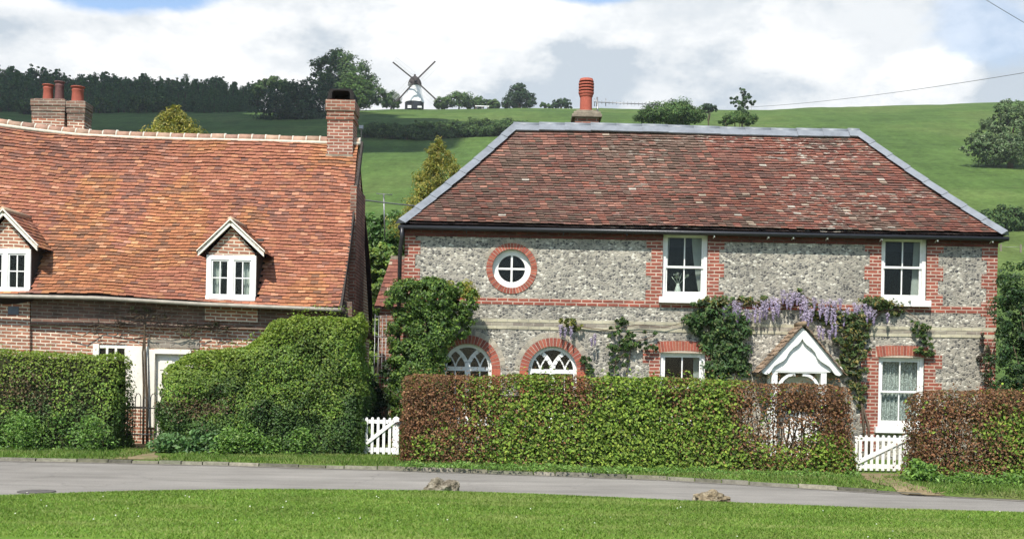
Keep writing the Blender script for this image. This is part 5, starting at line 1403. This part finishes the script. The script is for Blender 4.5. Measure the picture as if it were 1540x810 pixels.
k = 240000
Y = 11.2+rng.uniform(0, 1, k)**.8*6.4; X = rng.uniform(-1, 1, k)*(Y*.47+.6)
ok = (Y < edge_y(X)-.02+wig(X, 1)); X, Y = X[ok], Y[ok]
GR = [(.135, .225, .034), (.168, .262, .045), (.21, .275, .06), (.095, .168, .027), (.28, .29, .11)]
o = blades('grass', np.stack([X, Y], 1), lawn_z(X, Y), .024, GR, [4, 4, 2, 2, .6], .9, .0055); tag(o, 'mown bright green grass covering the village green in the foreground', 'grass', None, 'stuff')
k = 60000; X = rng.uniform(-11.5, 11.5, k); Y = kerb_y(X)+.1+rng.uniform(0, 1, k)**1.2*2.6
path_x0, path_x1 = G(182, 690, VZ)[0], G(230, 690, VZ)[0]
bare = ((X > path_x0) & (X < path_x1)) | ((X > G(1300, 725, VZ)[0]) & (X < G(1400, 735, VZ)[0]) & (rng.uniform(0, 1, k) < .8))
X, Y = X[~bare], Y[~bare]; zz = np.where(Y < kerb_y(X)+.3, .03+.2*(Y-kerb_y(X)), VZ)
o = blades('verge_grass', np.stack([X, Y], 1), zz, .055, [(.115, .20, .03), (.145, .235, .04), (.17, .23, .055), (.08, .145, .024), (.22, .23, .09)], [4, 3, 1, 3, 1], .7, .008); tag(o, 'strip of rough grass between the kerb and the hedges', 'grass', None, 'stuff')
k = 55; X = rng.uniform(-7, 7, k); Y = rng.uniform(11.8, 15.5, k); ok = Y < edge_y(X)-.3; X, Y = X[ok], Y[ok]; k = len(X)
o = link('daisies', leaf_mesh('daisies', np.stack([X, Y, lawn_z(X, Y)+.05], 1), np.tile([0, -.4, 1.0], (k, 1))+rng.normal(size=(k, 3))*.2, .018, np.tile([.75, .75, .68], (k, 1)), 1.0), M['petal']); tag(o, 'tiny white daisies scattered through the grass of the green', 'flowers', None, 'stuff')
# ================================================================== the hillside: windmill, woods, bushes
DKG = [(.032, .062, .032), (.044, .08, .036), (.025, .048, .026), (.062, .10, .042)]
MDG = [(.06, .11, .04), (.085, .14, .045), (.042, .08, .03), (.11, .165, .055)]
YW_ = 392.0; M['lattice'] = mat_plain('grey_lattice', (.5, .5, .5), .7, .1)
b = P(623, 163.5, YW_); wb = Vector((b[0], b[1], hz(b[0], b[1])))
zb_ = wb.z; zw = lambda py: PZ(623, py, YW_)
mill = thing('windmill', wb, 'white smock windmill with dark cap and four sails on the hilltop', 'windmill')
k = YW_/F; M['mill_white'] = mat_plain('weatherboard_white', (.80, .80, .78), .6, .08, .8)
m = MB(); z0 = zw(154.5)
m.lathe([(14.8*k, 0), (14.6*k, .3), (8.6*k, zw(128)-z0)], (b[0], b[1], z0), 8, smooth=False); m.build('tower', M['mill_white'], mill)
m = MB(); m.lathe([(14.2*k, 0), (14.2*k, z0-zb_+.4), (13, z0-zb_+.4)][:2], (b[0], b[1], zb_-.4), 8, smooth=False); base = m.build('base', M['black'], mill)
m = MB(); yfr = b[1]-14.2*k
for (a, c, t_, bt) in ((613, 618.5, 158.5, 164), (628, 634, 159.5, 162)):
    x0, x1, q0, q1 = rect(a, c, t_, bt, yfr) if False else rect(a, t_, c, bt, yfr); m.box(x0, x1, yfr-.12, yfr+1.4, max(q0, zb_-.3), q1); m.build('window', M['mill_white'], base); m = MB()
m = MB(); h = zw(114)-zw(128.5); m.lathe([(10.4*k, 0), (10.2*k, h*.25), (8.8*k, h*.55), (6*k, h*.82), (2.5*k, h*.97), (.6*k, h)], (b[0], b[1], zw(129)), 14); m.build('cap', M['tarred'], mill)
m = MB(); m.tube([(b[0], b[1], zw(115)), (b[0], b[1], zw(112))], .35, 6); m.build('finial', M['tarred'], mill)
hub = Vector(P(625, 121.5, YW_-5)); m = MB(); m.tube([hub+Vector((0, 5, .5)), hub-Vector((0, .6, 0))], .5, 8); m.build('hub', M['tarred'], mill)
for tip in ((590.5, 93.5), (655, 92), (597, 152.5), (656, 150)):
    t = Vector(P(*tip, YW_-5.2)); d = (t-hub).normalized(); sd = Vector((d.z, 0, -d.x)); L = (t-hub).length
    m = MB(); m.bar(hub, hub+d*L*.99, .42, .36, up=(0, 1, 0)); s = m.build('sail', M['tarred'], mill)
    g_ = MB()
    for q in np.linspace(.2, .99, 15): g_.bar(hub+d*L*q, hub+d*L*q+sd*2.0, .07, .06, up=(0, 1, 0))
    for q in (.9, 2.0): g_.bar(hub+d*L*.2+sd*q, hub+d*L*.99+sd*q, .08, .06, up=(0, 1, 0))
    g_.build('sail_lattice', M['lattice'], s)
def ftree(label, lst, Y, base_px, n_, size, cols, w, trunk_r, name='tree', cat='tree', group=None, spread=.34, inner=.6, dy=.85, clump=34):
    n_ = int(n_*1.9); size *= .68; bl = pxblobs(lst, Y, dy); x = PX(*base_px, Y)
    return tree(name, label, cat, (x, Y, hz(x, Y)), bl, n_, size, cols, w, trunk_r, group, clump, spread, inner)
ftree('tall spreading round-headed tree on the skyline left of the windmill', [(510, 92, 24, 16), (530, 105, 26, 20), (490, 100, 22, 14), (545, 128, 24, 20), (520, 125, 34, 24), (478, 118, 16, 10), (563, 142, 18, 14), (535, 145, 36, 16), (498, 130, 26, 20), (575, 150, 12, 10)], 372, (525, 165), 9000, .95, MDG, [3, 3, 2, 2], .9)
ftree('bright green rounded tree in front of the tallest skyline tree', [(530, 125, 14, 16), (545, 135, 16, 16), (515, 140, 18, 16), (540, 150, 20, 12)], 350, (535, 165), 3500, .85, [(.065, .12, .03), (.085, .14, .035), (.05, .09, .025)], [3, 2, 2], .5)
ftree('broad dark tree just left of the tallest skyline tree', [(425, 140, 30, 18), (455, 138, 28, 16), (400, 150, 22, 18), (440, 160, 44, 20), (470, 150, 30, 26), (415, 172, 36, 20), (460, 178, 40, 20), (490, 140, 18, 24)], 300, (440, 198), 9000, .8, DKG, [4, 3, 3, 1.5], .6)
ftree('pale green bushy tree at the end of the wood', [(400, 128, 14, 10), (412, 126, 14, 10), (390, 135, 12, 12), (425, 130, 14, 10)], 345, (405, 160), 2500, .8, MDG, [2, 3, 1, 3], .4)
ftree('round dark tree alone on the skyline right of the windmill', [(780, 140, 16, 12), (772, 150, 16, 12), (790, 150, 16, 12), (781, 132, 9, 7), (762, 156, 8, 7), (800, 157, 8, 6)], 385, (780, 164), 3500, .8, DKG, [3, 3, 2, 2], .5)
ftree('small skyline tree between the round tree and the chimney pot', [(838, 156, 9, 6), (848, 155, 10, 7), (832, 160, 8, 4), (855, 159, 7, 5)], 388, (843, 164), 1200, .7, DKG, [3, 3, 2, 1], .3)
ftree('tiny skyline bush beside the round dark tree', [(818, 158, 7, 5), (824, 160, 6, 4)], 388, (819, 164), 600, .7, MDG, [3, 3, 2, 1], .2)
ftree('low rounded bush clump rising over the ridge of the flint house', [(990, 168, 26, 13), (1020, 166, 26, 15), (1045, 172, 18, 12), (972, 174, 18, 9), (1010, 176, 44, 12), (1030, 160, 16, 8)], 150, (1015, 186), 7000, .34, MDG, [3, 3, 2, 2], .25)
ftree('slender thin-leaved tree standing up above the flint house roof', [(1116, 141, 10, 6), (1107, 148, 9, 6), (1125, 150, 11, 7), (1117, 134, 5, 5), (1110, 157, 11, 6), (1128, 158, 10, 6), (1117, 150, 9, 14), (1118, 166, 13, 9), (1100, 153, 5, 4), (1133, 152, 5, 4), (1116, 175, 14, 9)], 150, (1117, 190), 1500, .3, [(.06, .10, .045), (.085, .13, .06), (.045, .075, .035)], [3, 2, 2], .10, spread=.3, inner=.5)
ftree('low green bush at the foot of the slender tree', [(1105, 178, 16, 9), (1125, 180, 14, 8), (1090, 182, 10, 6)], 140, (1110, 188), 1800, .3, MDG, [2, 3, 1, 2], .12)
ftree('small flat-topped bush between the bush clump and the slender tree', [(1066, 161, 11, 4), (1072, 164, 9, 4), (1060, 166, 7, 4)], 260, (1066, 172), 700, .5, DKG, [3, 3, 2, 1], .15)
ftree('big pale leafed tree on the open hillside at the right', [(1500, 185, 24, 18), (1525, 175, 24, 20), (1490, 205, 28, 18), (1535, 205, 36, 26), (1470, 212, 20, 14), (1515, 222, 40, 18), (1550, 190, 24, 34), (1480, 225, 24, 12), (1500, 234, 34, 12), (1460, 226, 16, 10), (1535, 236, 34, 12), (1512, 160, 22, 9)], 190, (1520, 245), 11000, .44, [(.095, .145, .06), (.13, .185, .085), (.06, .095, .04), (.20, .25, .14)], [3, 3, 2, 1.5], .4, spread=.24)
# small trees along the skyline right of the mill
for (px, py, rx, ry, lab) in ((690, 150, 22, 11, 'bright green skyline bush just right of the windmill'), (665, 155, 12, 8, 'small skyline bush touching the foot of the windmill'), (715, 154, 18, 8, 'low skyline bush with a pale rail in front of it'), (742, 157, 10, 6, 'little skyline bush left of the round dark tree'), (588, 150, 14, 13, 'green skyline bush just left of the windmill')):
    ftree(lab, [(px, py, rx, ry), (px-rx*.5, py+3, rx*.6, ry*.7), (px+rx*.55, py+2, rx*.6, ry*.8), (px+rx*.1, py-ry*.4, rx*.5, ry*.7)], 398, (px, 165), 1800, .8, MDG, [3, 3, 2, 2], .25)
# golden conifers close behind the houses
def conifer(label, px, top, bot, hw, Y, n_, cols):
    c = P(px, bot, Y); k = Y/F; H = (bot-top)*k; lst = []
    for i in range(110):
        t = random.uniform(0, 1)**1.1; a = random.uniform(0, 6.28); r = (1-t)**.6*hw*k*random.uniform(.35, .95)
        lst.append((c[0]+r*math.cos(a), Y+r*math.sin(a), c[2]+t*H*.95+random.uniform(-.05, .05), .30*hw*k*(1.3-t)*.8, .30*hw*k*(1.3-t)*.8, .15*hw*k*(1.4-t)+.12))
    lst.append((c[0], Y, c[2]+H*.93, .05, .05, H*.07))
    return tree('conifer', label, 'tree', (c[0], Y, 0 if Y < 46 else hz(c[0], Y)), lst, n_, .12*Y/45, cols, [3, 3, 2, 2], .14, None, 18, .75, .2, 'leaf', 4, .35, (c[0], Y, c[2]+H*.97))
GOLD = [(.30, .27, .05), (.23, .23, .045), (.12, .15, .035), (.38, .32, .07)]
conifer('golden conifer tip showing over the ridge of the brick cottage', 262, 160, 222, 52, 44, 17000, GOLD)
conifer('golden conifer behind the left hip of the flint house', 657, 207, 345, 60, 42, 26000, [(.28, .26, .05), (.20, .21, .042), (.11, .14, .032), (.33, .28, .06)])
# the long wood on the left skyline: each tree its own copy of one of four
protos = []
for q in range(4):
    h = 13.0; bl = []
    for i in range(22):
        t = random.uniform(0, 1); z = .8+t*(h-2.2); r = (3.0-1.7*t**1.5)*random.uniform(.6, 1.2); a = random.uniform(0, 6.28)
        bl.append((math.cos(a)*r*.5, math.sin(a)*r*.5, z, r*.7, r*.7, random.uniform(.9, 1.7)))
    for i in range(3): bl.append((random.uniform(-1.3, 1.3), random.uniform(-.5, .5), h-random.uniform(.7, 2.0), .4, .4, random.uniform(1.0, 1.8)))
    protos.append(tree('wood_tree', 'dark tree in the long wood along the hilltop behind the brick cottage', 'tree', (0, 0, 0), bl, 3600, .48, [(.065, .125, .05), (.085, .155, .056), (.05, .10, .042), (.115, .19, .065)], [3, 3, 3, 1.2], .25, 'trees of the hilltop wood', 20, .55, .4))
used = set(); spots = []
tops = lambda px: np.interp(px, [-60, 0, 60, 140, 240, 320, 370, 385, 420], [96, 97, 104, 108, 112, 113, 122, 128, 132])
for row, (Yr, dpx, drop) in enumerate(((398, 6.5, 0), (388, 8, 8), (376, 9, 18), (364, 11, 29))):
    px = -55.0
    while px < 388:
        spots.append((px+random.uniform(-3, 3), Yr+random.uniform(-4, 4), float(tops(px))+drop+random.uniform(-6, 6)*(1 if row else 1.2), row)); px += dpx
for i, (px, Yq, top, row) in enumerate(spots):
    q = random.randrange(4); x = PX(px, 140, Yq); z = hz(x, Yq); hh = max(PZ(px, top, Yq)-z, 4); s = hh/13.0
    src = protos[q]
    if q not in used: used.add(q); o = src; o.location = (x, Yq, z-.3); o.scale = (s*random.uniform(.9, 1.25),)*2+(s,); o.rotation_euler = (0, 0, random.uniform(0, 6))
    else: copy_tree(src, (x, Yq, z-.3), (s*random.uniform(.9, 1.25),)*2+(s,), random.uniform(0, 6))
# hedgerow bushes on the hill below the mill, and the scrub along the foot of the wood
bp = []
for q in range(3):
    bl = [(random.uniform(-1.6, 1.6), random.uniform(-1, 1), random.uniform(1.0, 2.4), random.uniform(1.2, 1.9), random.uniform(1.2, 1.8), random.uniform(.9, 1.4)) for _ in range(6)]
    bp.append(tree('hill_bush', 'dark green bush in the hedgerow on the slope below the windmill', 'bush', (0, 0, 0), bl, 2400, .42, [(.05, .09, .034), (.07, .115, .038), (.035, .065, .026), (.09, .14, .045)], [3, 3, 2, 2], .15, 'hedgerow bushes below the windmill', 22, .5, .5))
spots = []
for px in np.arange(548, 790, 10.5):
    spots.append((px, float(np.interp(px, [548, 640, 700, 790], [207, 211, 206, 203])), random.uniform(.9, 1.3)*float(np.interp(px, [548, 600, 650, 780], [.9, 1.1, .8, 1.0])), None))
for px in np.arange(560, 780, 17): spots.append((px, float(np.interp(px, [548, 640, 700, 790], [197, 200, 195, 192]))+random.uniform(-2, 2), random.uniform(.7, 1.1), None))
for px in np.arange(-40, 375, 19): spots.append((px, 166+random.uniform(-3, 5)*(1 if px > 60 else 2), random.uniform(.9, 1.5), 'w'))
for px in np.arange(1468, 1600, 13): spots.append((px, 346+random.uniform(-3, 3), random.uniform(.7, 1.0), 'r'))
u2 = set()
for (px, py, s, t) in spots:
    p = hill_hit(px, py, 60, 400); q = random.randrange(3); src = bp[q]
    s *= {None: 1.0, 'w': 1.15, 'r': .8}[t]*(p[1]/330 if t is None else (p[1]/360 if t == 'w' else max(p[1]/120, .8)))
    if q not in u2 and t is None: u2.add(q); o = src; o.location = (p[0], p[1], p[2]-.2); o.scale = (s,)*3
    else: o = copy_tree(src, (p[0], p[1], p[2]-.2), (s,)*3, random.uniform(0, 6))
    if t == 'w': o['label'] = 'low dark bush along the foot of the hilltop wood'; o['group'] = 'scrub along the foot of the wood'
    if t == 'r': o['label'] = 'green bush in the valley hedge right of the flint house'; o['group'] = 'bushes of the valley hedge'
# pole, rail and poultry sized details
p = hill_hit(543, 219, 60); kk = p[1]/F
root = thing('field_pole', p, 'thin pole with a pale box on top standing in the field below the hedgerow', 'pole')
m = MB(); m.tube([p, (p[0], p[1], p[2]+30*kk)], .09*p[1]/150, 6); m.build('pole', M['timber'], root)
m = MB(); m.box(p[0]-3*kk, p[0]+3*kk, p[1]-3*kk, p[1]+3*kk, p[2]+25*kk, p[2]+30*kk); m.build('box', M['metal'], root)
p = P(725, 163, 390); root = thing('wooden_rail', (p[0], p[1], hz(p[0], p[1])), 'short pale rail on the skyline right of the windmill', 'rail')
z0 = hz(p[0], p[1]); m = MB(); m.bar((p[0]-2.3, p[1], z0+.9), (p[0]+2.3, p[1], z0+.85), .3, .25); m.build('rail', M['mill_white'], root)
m = MB()
for d in (-2, 0, 2): m = MB(); m.box(p[0]+d-.1, p[0]+d+.1, p[1]-.1, p[1]+.1, z0-.3, z0+.8); m.build('post', M['timber'], root)
# television aerials
ya = 29.9; root = thing('tv_aerial', P(899, 188, ya), 'long many-toothed television aerial on a mast by the ridge chimney', 'aerial')
m = MB(); m.tube([P(900, 200, ya), P(898, 146, ya)], .02, 6); m.build('mast', M['metal'], root)
m = MB(); m.tube([P(893, 153.5, ya), P(990, 157.5, ya)], .011, 5); m.build('boom', M['metal'], root)
m = MB()
for i, px in enumerate(np.linspace(905, 988, 16)):
    yq = 153.5+(px-893)*.041; a = P(px, yq-2.6, ya); c = P(px, yq+2.6, ya); m.tube([a, c], .0075, 4)
for px in (894, 897, 911): yq = 154; m.tube([P(px, yq-6, ya), P(px, yq+6, ya)], .011, 4)
m.build('aerial_rods', M['metal'], root)
ya = 33.0; root = thing('tv_aerial', P(577, 322, ya), 'small T-shaped aerial on a thin pole in the gap between the houses', 'aerial')
m = MB(); m.tube([P(579, 360, ya), P(577, 291, ya)], .02, 6); m.build('mast', M['metal'], root)
m = MB(); m.tube([P(566, 291, ya), P(590, 293, ya)], .012, 5); m.build('boom', M['metal'], root)
m = MB()
for px in np.linspace(567, 589, 6): m.tube([(*P(px, 291.5, ya-.2)[:3],), P(px, 292.5, ya+.2)], .008, 4)
m.build('aerial_rods', M['metal'], root)
# overhead wires
M['wire'] = mat_plain('wire', (.16, .16, .17), .6, .1)
def wire(label, a, b, r, sag):
    a, b = Vector(a), Vector(b); m = MB()
    m.tube([a.lerp(b, t)-Vector((0, 0, sag*4*t*(1-t))) for t in np.linspace(0, 1, 24)], r, 5)
    o = m.build('overhead_wire', M['wire'], fixn=False); tag(recentre(o), label, 'wire')
wire('long overhead wire rising rightwards across the sky above the hill', P(1120, 161.5, 74), P(1700, 82, 34), .010, .25)
wire('short end of an overhead wire in the top right corner of the sky', P(1440, -27, 30), P(1700, 118, 34), .008, .1)
wire('low dark wire crossing the gap between the two roofs', P(500, 294, 31), P(640, 311, 34), .018, .02)
# fence at the far right behind the flint house
root = thing('post_fence', hill_hit(1505, 379, 50), 'short thin posts standing in rough grass right of the flint house', 'fence')
for px in (1505, 1535, 1565):
    p = hill_hit(px, 379+(px-1505)*.02, 50); q = p[1]/F; m = MB(); m.box(p[0]-1.1*q, p[0]+1.1*q, p[1]-q, p[1]+q, p[2]-.2, p[2]+12*q); m.build('post', M['timber'], root)
yq = hill_hit(1535, 379, 50)[1]; m = MB(); a, c = P(1503, 371, yq), P(1568, 372, yq); m.tube([a, c], .015, 4); m.build('fence_wire', M['metal'], root)

# ================================================================== sky, sun, camera
SA, SE = R(20), R(52)
sunv = Vector((-math.sin(SA)*math.cos(SE), -math.cos(SA)*math.cos(SE), math.sin(SE)))
# a passing cumulus, whose shadow lies over the wood and the slope below it
bm = bmesh.new()
cc = Vector((-138, 372, 88))+sunv*240
for (dx, dy, dz, r) in ((0, 0, 0, 46), (48, 10, -4, 38), (-60, -6, -2, 44), (-115, 0, -6, 40), (22, -40, -4, 36), (-40, -42, -4, 40), (-90, -36, -4, 36), (-150, -10, -6, 34), (30, -78, -4, 40), (76, -72, -4, 32), (-25, -84, -4, 38), (42, -122, -4, 36), (84, -118, -4, 32), (0, -128, -4, 36), (62, -166, -4, 34), (92, -160, -4, 26)):
    g0 = len(bm.verts); bmesh.ops.create_icosphere(bm, subdivisions=4, radius=1); bm.verts.ensure_lookup_table()
    for v in bm.verts[g0:]:
        d = v.co.copy(); k_ = r*(1+.25*mnoise.noise(d*1.7+Vector((dx, dy, 1)))+.12*mnoise.noise(d*4+Vector((dx, 2, dy))))
        v.co = Vector((dx+d.x*k_, dy+d.y*k_, dz+max(d.z, -.25)*k_*.5))
me = bpy.data.meshes.new('cloud'); bm.to_mesh(me); bm.free(); me.polygons.foreach_set('use_smooth', [True]*len(me.polygons))
o = link('cloud', me, mat_plain('cloud_vapour', (.85, .85, .86), 1.0, .05, .02, 0), None, cc); tag(o, kind='structure')
# the air over the valley
m = MB(); m.box(-905, 905, -305, 1505, -33, 150); hzb = m.build('haze', [])
hm = bpy.data.materials.new('haze_air'); hm.use_nodes = True; ht = hm.node_tree; ht.nodes.clear()
pv = ht.nodes.new('ShaderNodeVolumePrincipled'); pv.inputs['Color'].default_value = (.86, .92, 1, 1); pv.inputs['Density'].default_value = .00015
ht.links.new(pv.outputs[0], ht.nodes.new('ShaderNodeOutputMaterial').inputs['Volume']); hzb.data.materials.append(hm); tag(hzb, kind='stuff')
wd = bpy.data.worlds.new('World'); scene.world = wd; wd.use_nodes = True; nt = wd.node_tree
class Wn(N):
    def __init__(s): s.t = nt
wn = Wn(); bg = nt.nodes['Background']; out = nt.nodes['World Output']
sky = wn.n('ShaderNodeTexSky', sky_type='NISHITA', sun_disc=False, sun_elevation=SE, sun_rotation=math.pi+SA, air_density=1.0, dust_density=.6, ozone_density=1.6)
nt.links.new(sky.outputs[0], bg.inputs[0]); bg.inputs[1].default_value = .15
tc = wn.n('ShaderNodeTexCoord').outputs['Generated']
sx = wn.n('ShaderNodeSeparateXYZ', {0: tc})
def mth(op, a, b=0.0, c=None):
    ins = {0: a, 1: b}
    if c is not None: ins[2] = c
    return wn.n('ShaderNodeMath', ins, operation=op).outputs[0]
yy = mth('MAXIMUM', sx.outputs[1], .02)
az = mth('DIVIDE', sx.outputs[0], yy); el = mth('DIVIDE', sx.outputs[2], yy)      # bearings of the cloud field
front = mth('GREATER_THAN', sx.outputs[1], .03)
vec = wn.n('ShaderNodeVectorMath', {0: tc, 1: (1, 1, 1.9)}, operation='MULTIPLY').outputs[0]
def nz(scale, detail=8, rough=.55, off=(0, 0, 0)):
    v = wn.n('ShaderNodeVectorMath', {0: vec, 1: off}, operation='ADD').outputs[0]
    return wn.n('ShaderNodeTexNoise', {'Vector': v, 'Scale': scale, 'Detail': float(detail), 'Roughness': rough}).outputs['Fac']
w1 = mth('MULTIPLY', mth('SUBTRACT', nz(13, 10, .65), .5), 1.0)
w2 = mth('MULTIPLY', mth('SUBTRACT', nz(13, 10, .65, (3, 7, 1)), .5), 1.0)
def cloud_bank(px, py, rx, ry, lo=1.25, hi=.65, wob=.9):
    p = P(px, py, 1.0); u0, v0 = p[0], p[2]-CAMZ
    a = mth('DIVIDE', mth('SUBTRACT', az, u0), rx/F); b = mth('DIVIDE', mth('SUBTRACT', el, v0), ry/F)
    a = mth('ADD', a, mth('MULTIPLY', w1, wob*1.6)); b = mth('ADD', b, mth('MULTIPLY', w2, wob*1.6))
    d = mth('SQRT', mth('ADD', mth('MULTIPLY', a, a), mth('MULTIPLY', b, b)))
    m = wn.n('ShaderNodeMapRange', {'Value': d, 'From Min': lo, 'From Max': hi}, interpolation_type='SMOOTHSTEP').outputs[0]
    return mth('MULTIPLY', m, front)
def mx(a, b, f): 
    return N.mix(wn, a, b, f)
# cloud tone: fibrous grey and white
tone = wn.n('ShaderNodeMapRange', {'Value': nz(8, 12, .62), 'From Min': .34, 'From Max': .66}, interpolation_type='SMOOTHSTEP').outputs[0]
for (args, amt) in (((700, 45, 200, 70), .5), ((170, 110, 330, 65), .42), ((330, 60, 120, 60), .3), ((590, 110, 150, 60), .42), ((1000, 30, 200, 40), .3), ((1400, 125, 80, 52, 1.25, .55, 1.5), .55), ((1210, 90, 80, 40, 1.3, .5, 1.3), .4), ((1050, 90, 90, 30), .25)):
    tone = mth('ADD', tone, mth('MULTIPLY', cloud_bank(*args), amt))
for (args, amt) in (((890, 100, 80, 50, 1.5, .3, 1.8), .3), ((1130, 130, 260, 45, 1.5, .3, 1.6), .32), ((1320, 40, 170, 60, 1.3, .4, 1.2), .45), ((1540, 70, 90, 130), .45), ((960, 120, 230, 60), .15), ((80, 40, 120, 40, 1.3, .4, 1.3), .3), ((470, 60, 70, 50, 1.3, .4, 1.3), .2)):
    tone = mth('SUBTRACT', tone, mth('MULTIPLY', cloud_bank(*args), amt))
tone = wn.n('ShaderNodeClamp', {0: tone}).outputs[0]
r = wn.n('ShaderNodeValToRGB', {0: tone}); e = r.color_ramp.elements
e.new(.5); 
for i, (p_, c_) in enumerate(((0, (.43, .485, .54)), (.42, (.60, .63, .655)), (1, (.79, .795, .795)))): e[i].position = p_; e[i].color = (*c_, 1)
bgc = wn.n('ShaderNodeBackground', {0: r.outputs[0], 1: 1.0})
CLOUD_BG = bgc
# where the blue shows: three rents in the bank ahead, wide breaks overhead and behind
gapn = wn.n('ShaderNodeMapRange', {'Value': nz(3.2, 8, .55, (1, 2, 5)), 'From Min': .53, 'From Max': .68}, interpolation_type='SMOOTHSTEP').outputs[0]
high = wn.n('ShaderNodeMapRange', {'Value': sx.outputs[2], 'From Min': .36, 'From Max': .50}, interpolation_type='SMOOTHSTEP').outputs[0]
cover = mth('SUBTRACT', 1.0, mth('MULTIPLY', mth('MAXIMUM', high, mth('SUBTRACT', 1.0, front)), mth('SUBTRACT', 1.0, gapn)))
for args, amt in (((200, -12, 130, 34, 1.2, .7, .7), .97), ((885, -20, 75, 26, 1.2, .7, .6), .9), ((1490, 45, 90, 60), .35)):
    cover = mth('MULTIPLY', cover, mth('SUBTRACT', 1.0, mth('MULTIPLY', cloud_bank(*args), amt)))
ms = wn.n('ShaderNodeMixShader', {0: cover, 1: bg.outputs[0], 2: bgc.outputs[0]})
nt.links.new(ms.outputs[0], out.inputs[0])
sun = bpy.data.lights.new('sun', 'SUN'); sun.energy = 5.0; sun.angle = R(.5); sun.color = (1, .955, .88)
so = bpy.data.objects.new('sun', sun); COL.objects.link(so); so.rotation_euler = sunv.to_track_quat('Z', 'Y').to_euler(); so.location = sunv*60
cam = bpy.data.cameras.new('camera'); co = bpy.data.objects.new('camera', cam); COL.objects.link(co)
cam.sensor_fit = 'HORIZONTAL'; cam.sensor_width = 36; cam.lens = F/1540*36; cam.shift_y = (YH-405)/1540
cam.clip_start = .1; cam.clip_end = 4000
co.matrix_world = Matrix(((CR, -SR, 0, 0), (0, 0, -1, 0), (SR, CR, 0, CAMZ), (0, 0, 0, 1)))
scene.camera = co
vs = scene.view_settings; vs.view_transform = 'Standard'; vs.look = 'None'; vs.exposure = .5; vs.gamma = 1; vs.use_curve_mapping = False
scene.render.engine = 'CYCLES'; scene.cycles.max_bounces = 8; scene.cycles.transparent_max_bounces = 16
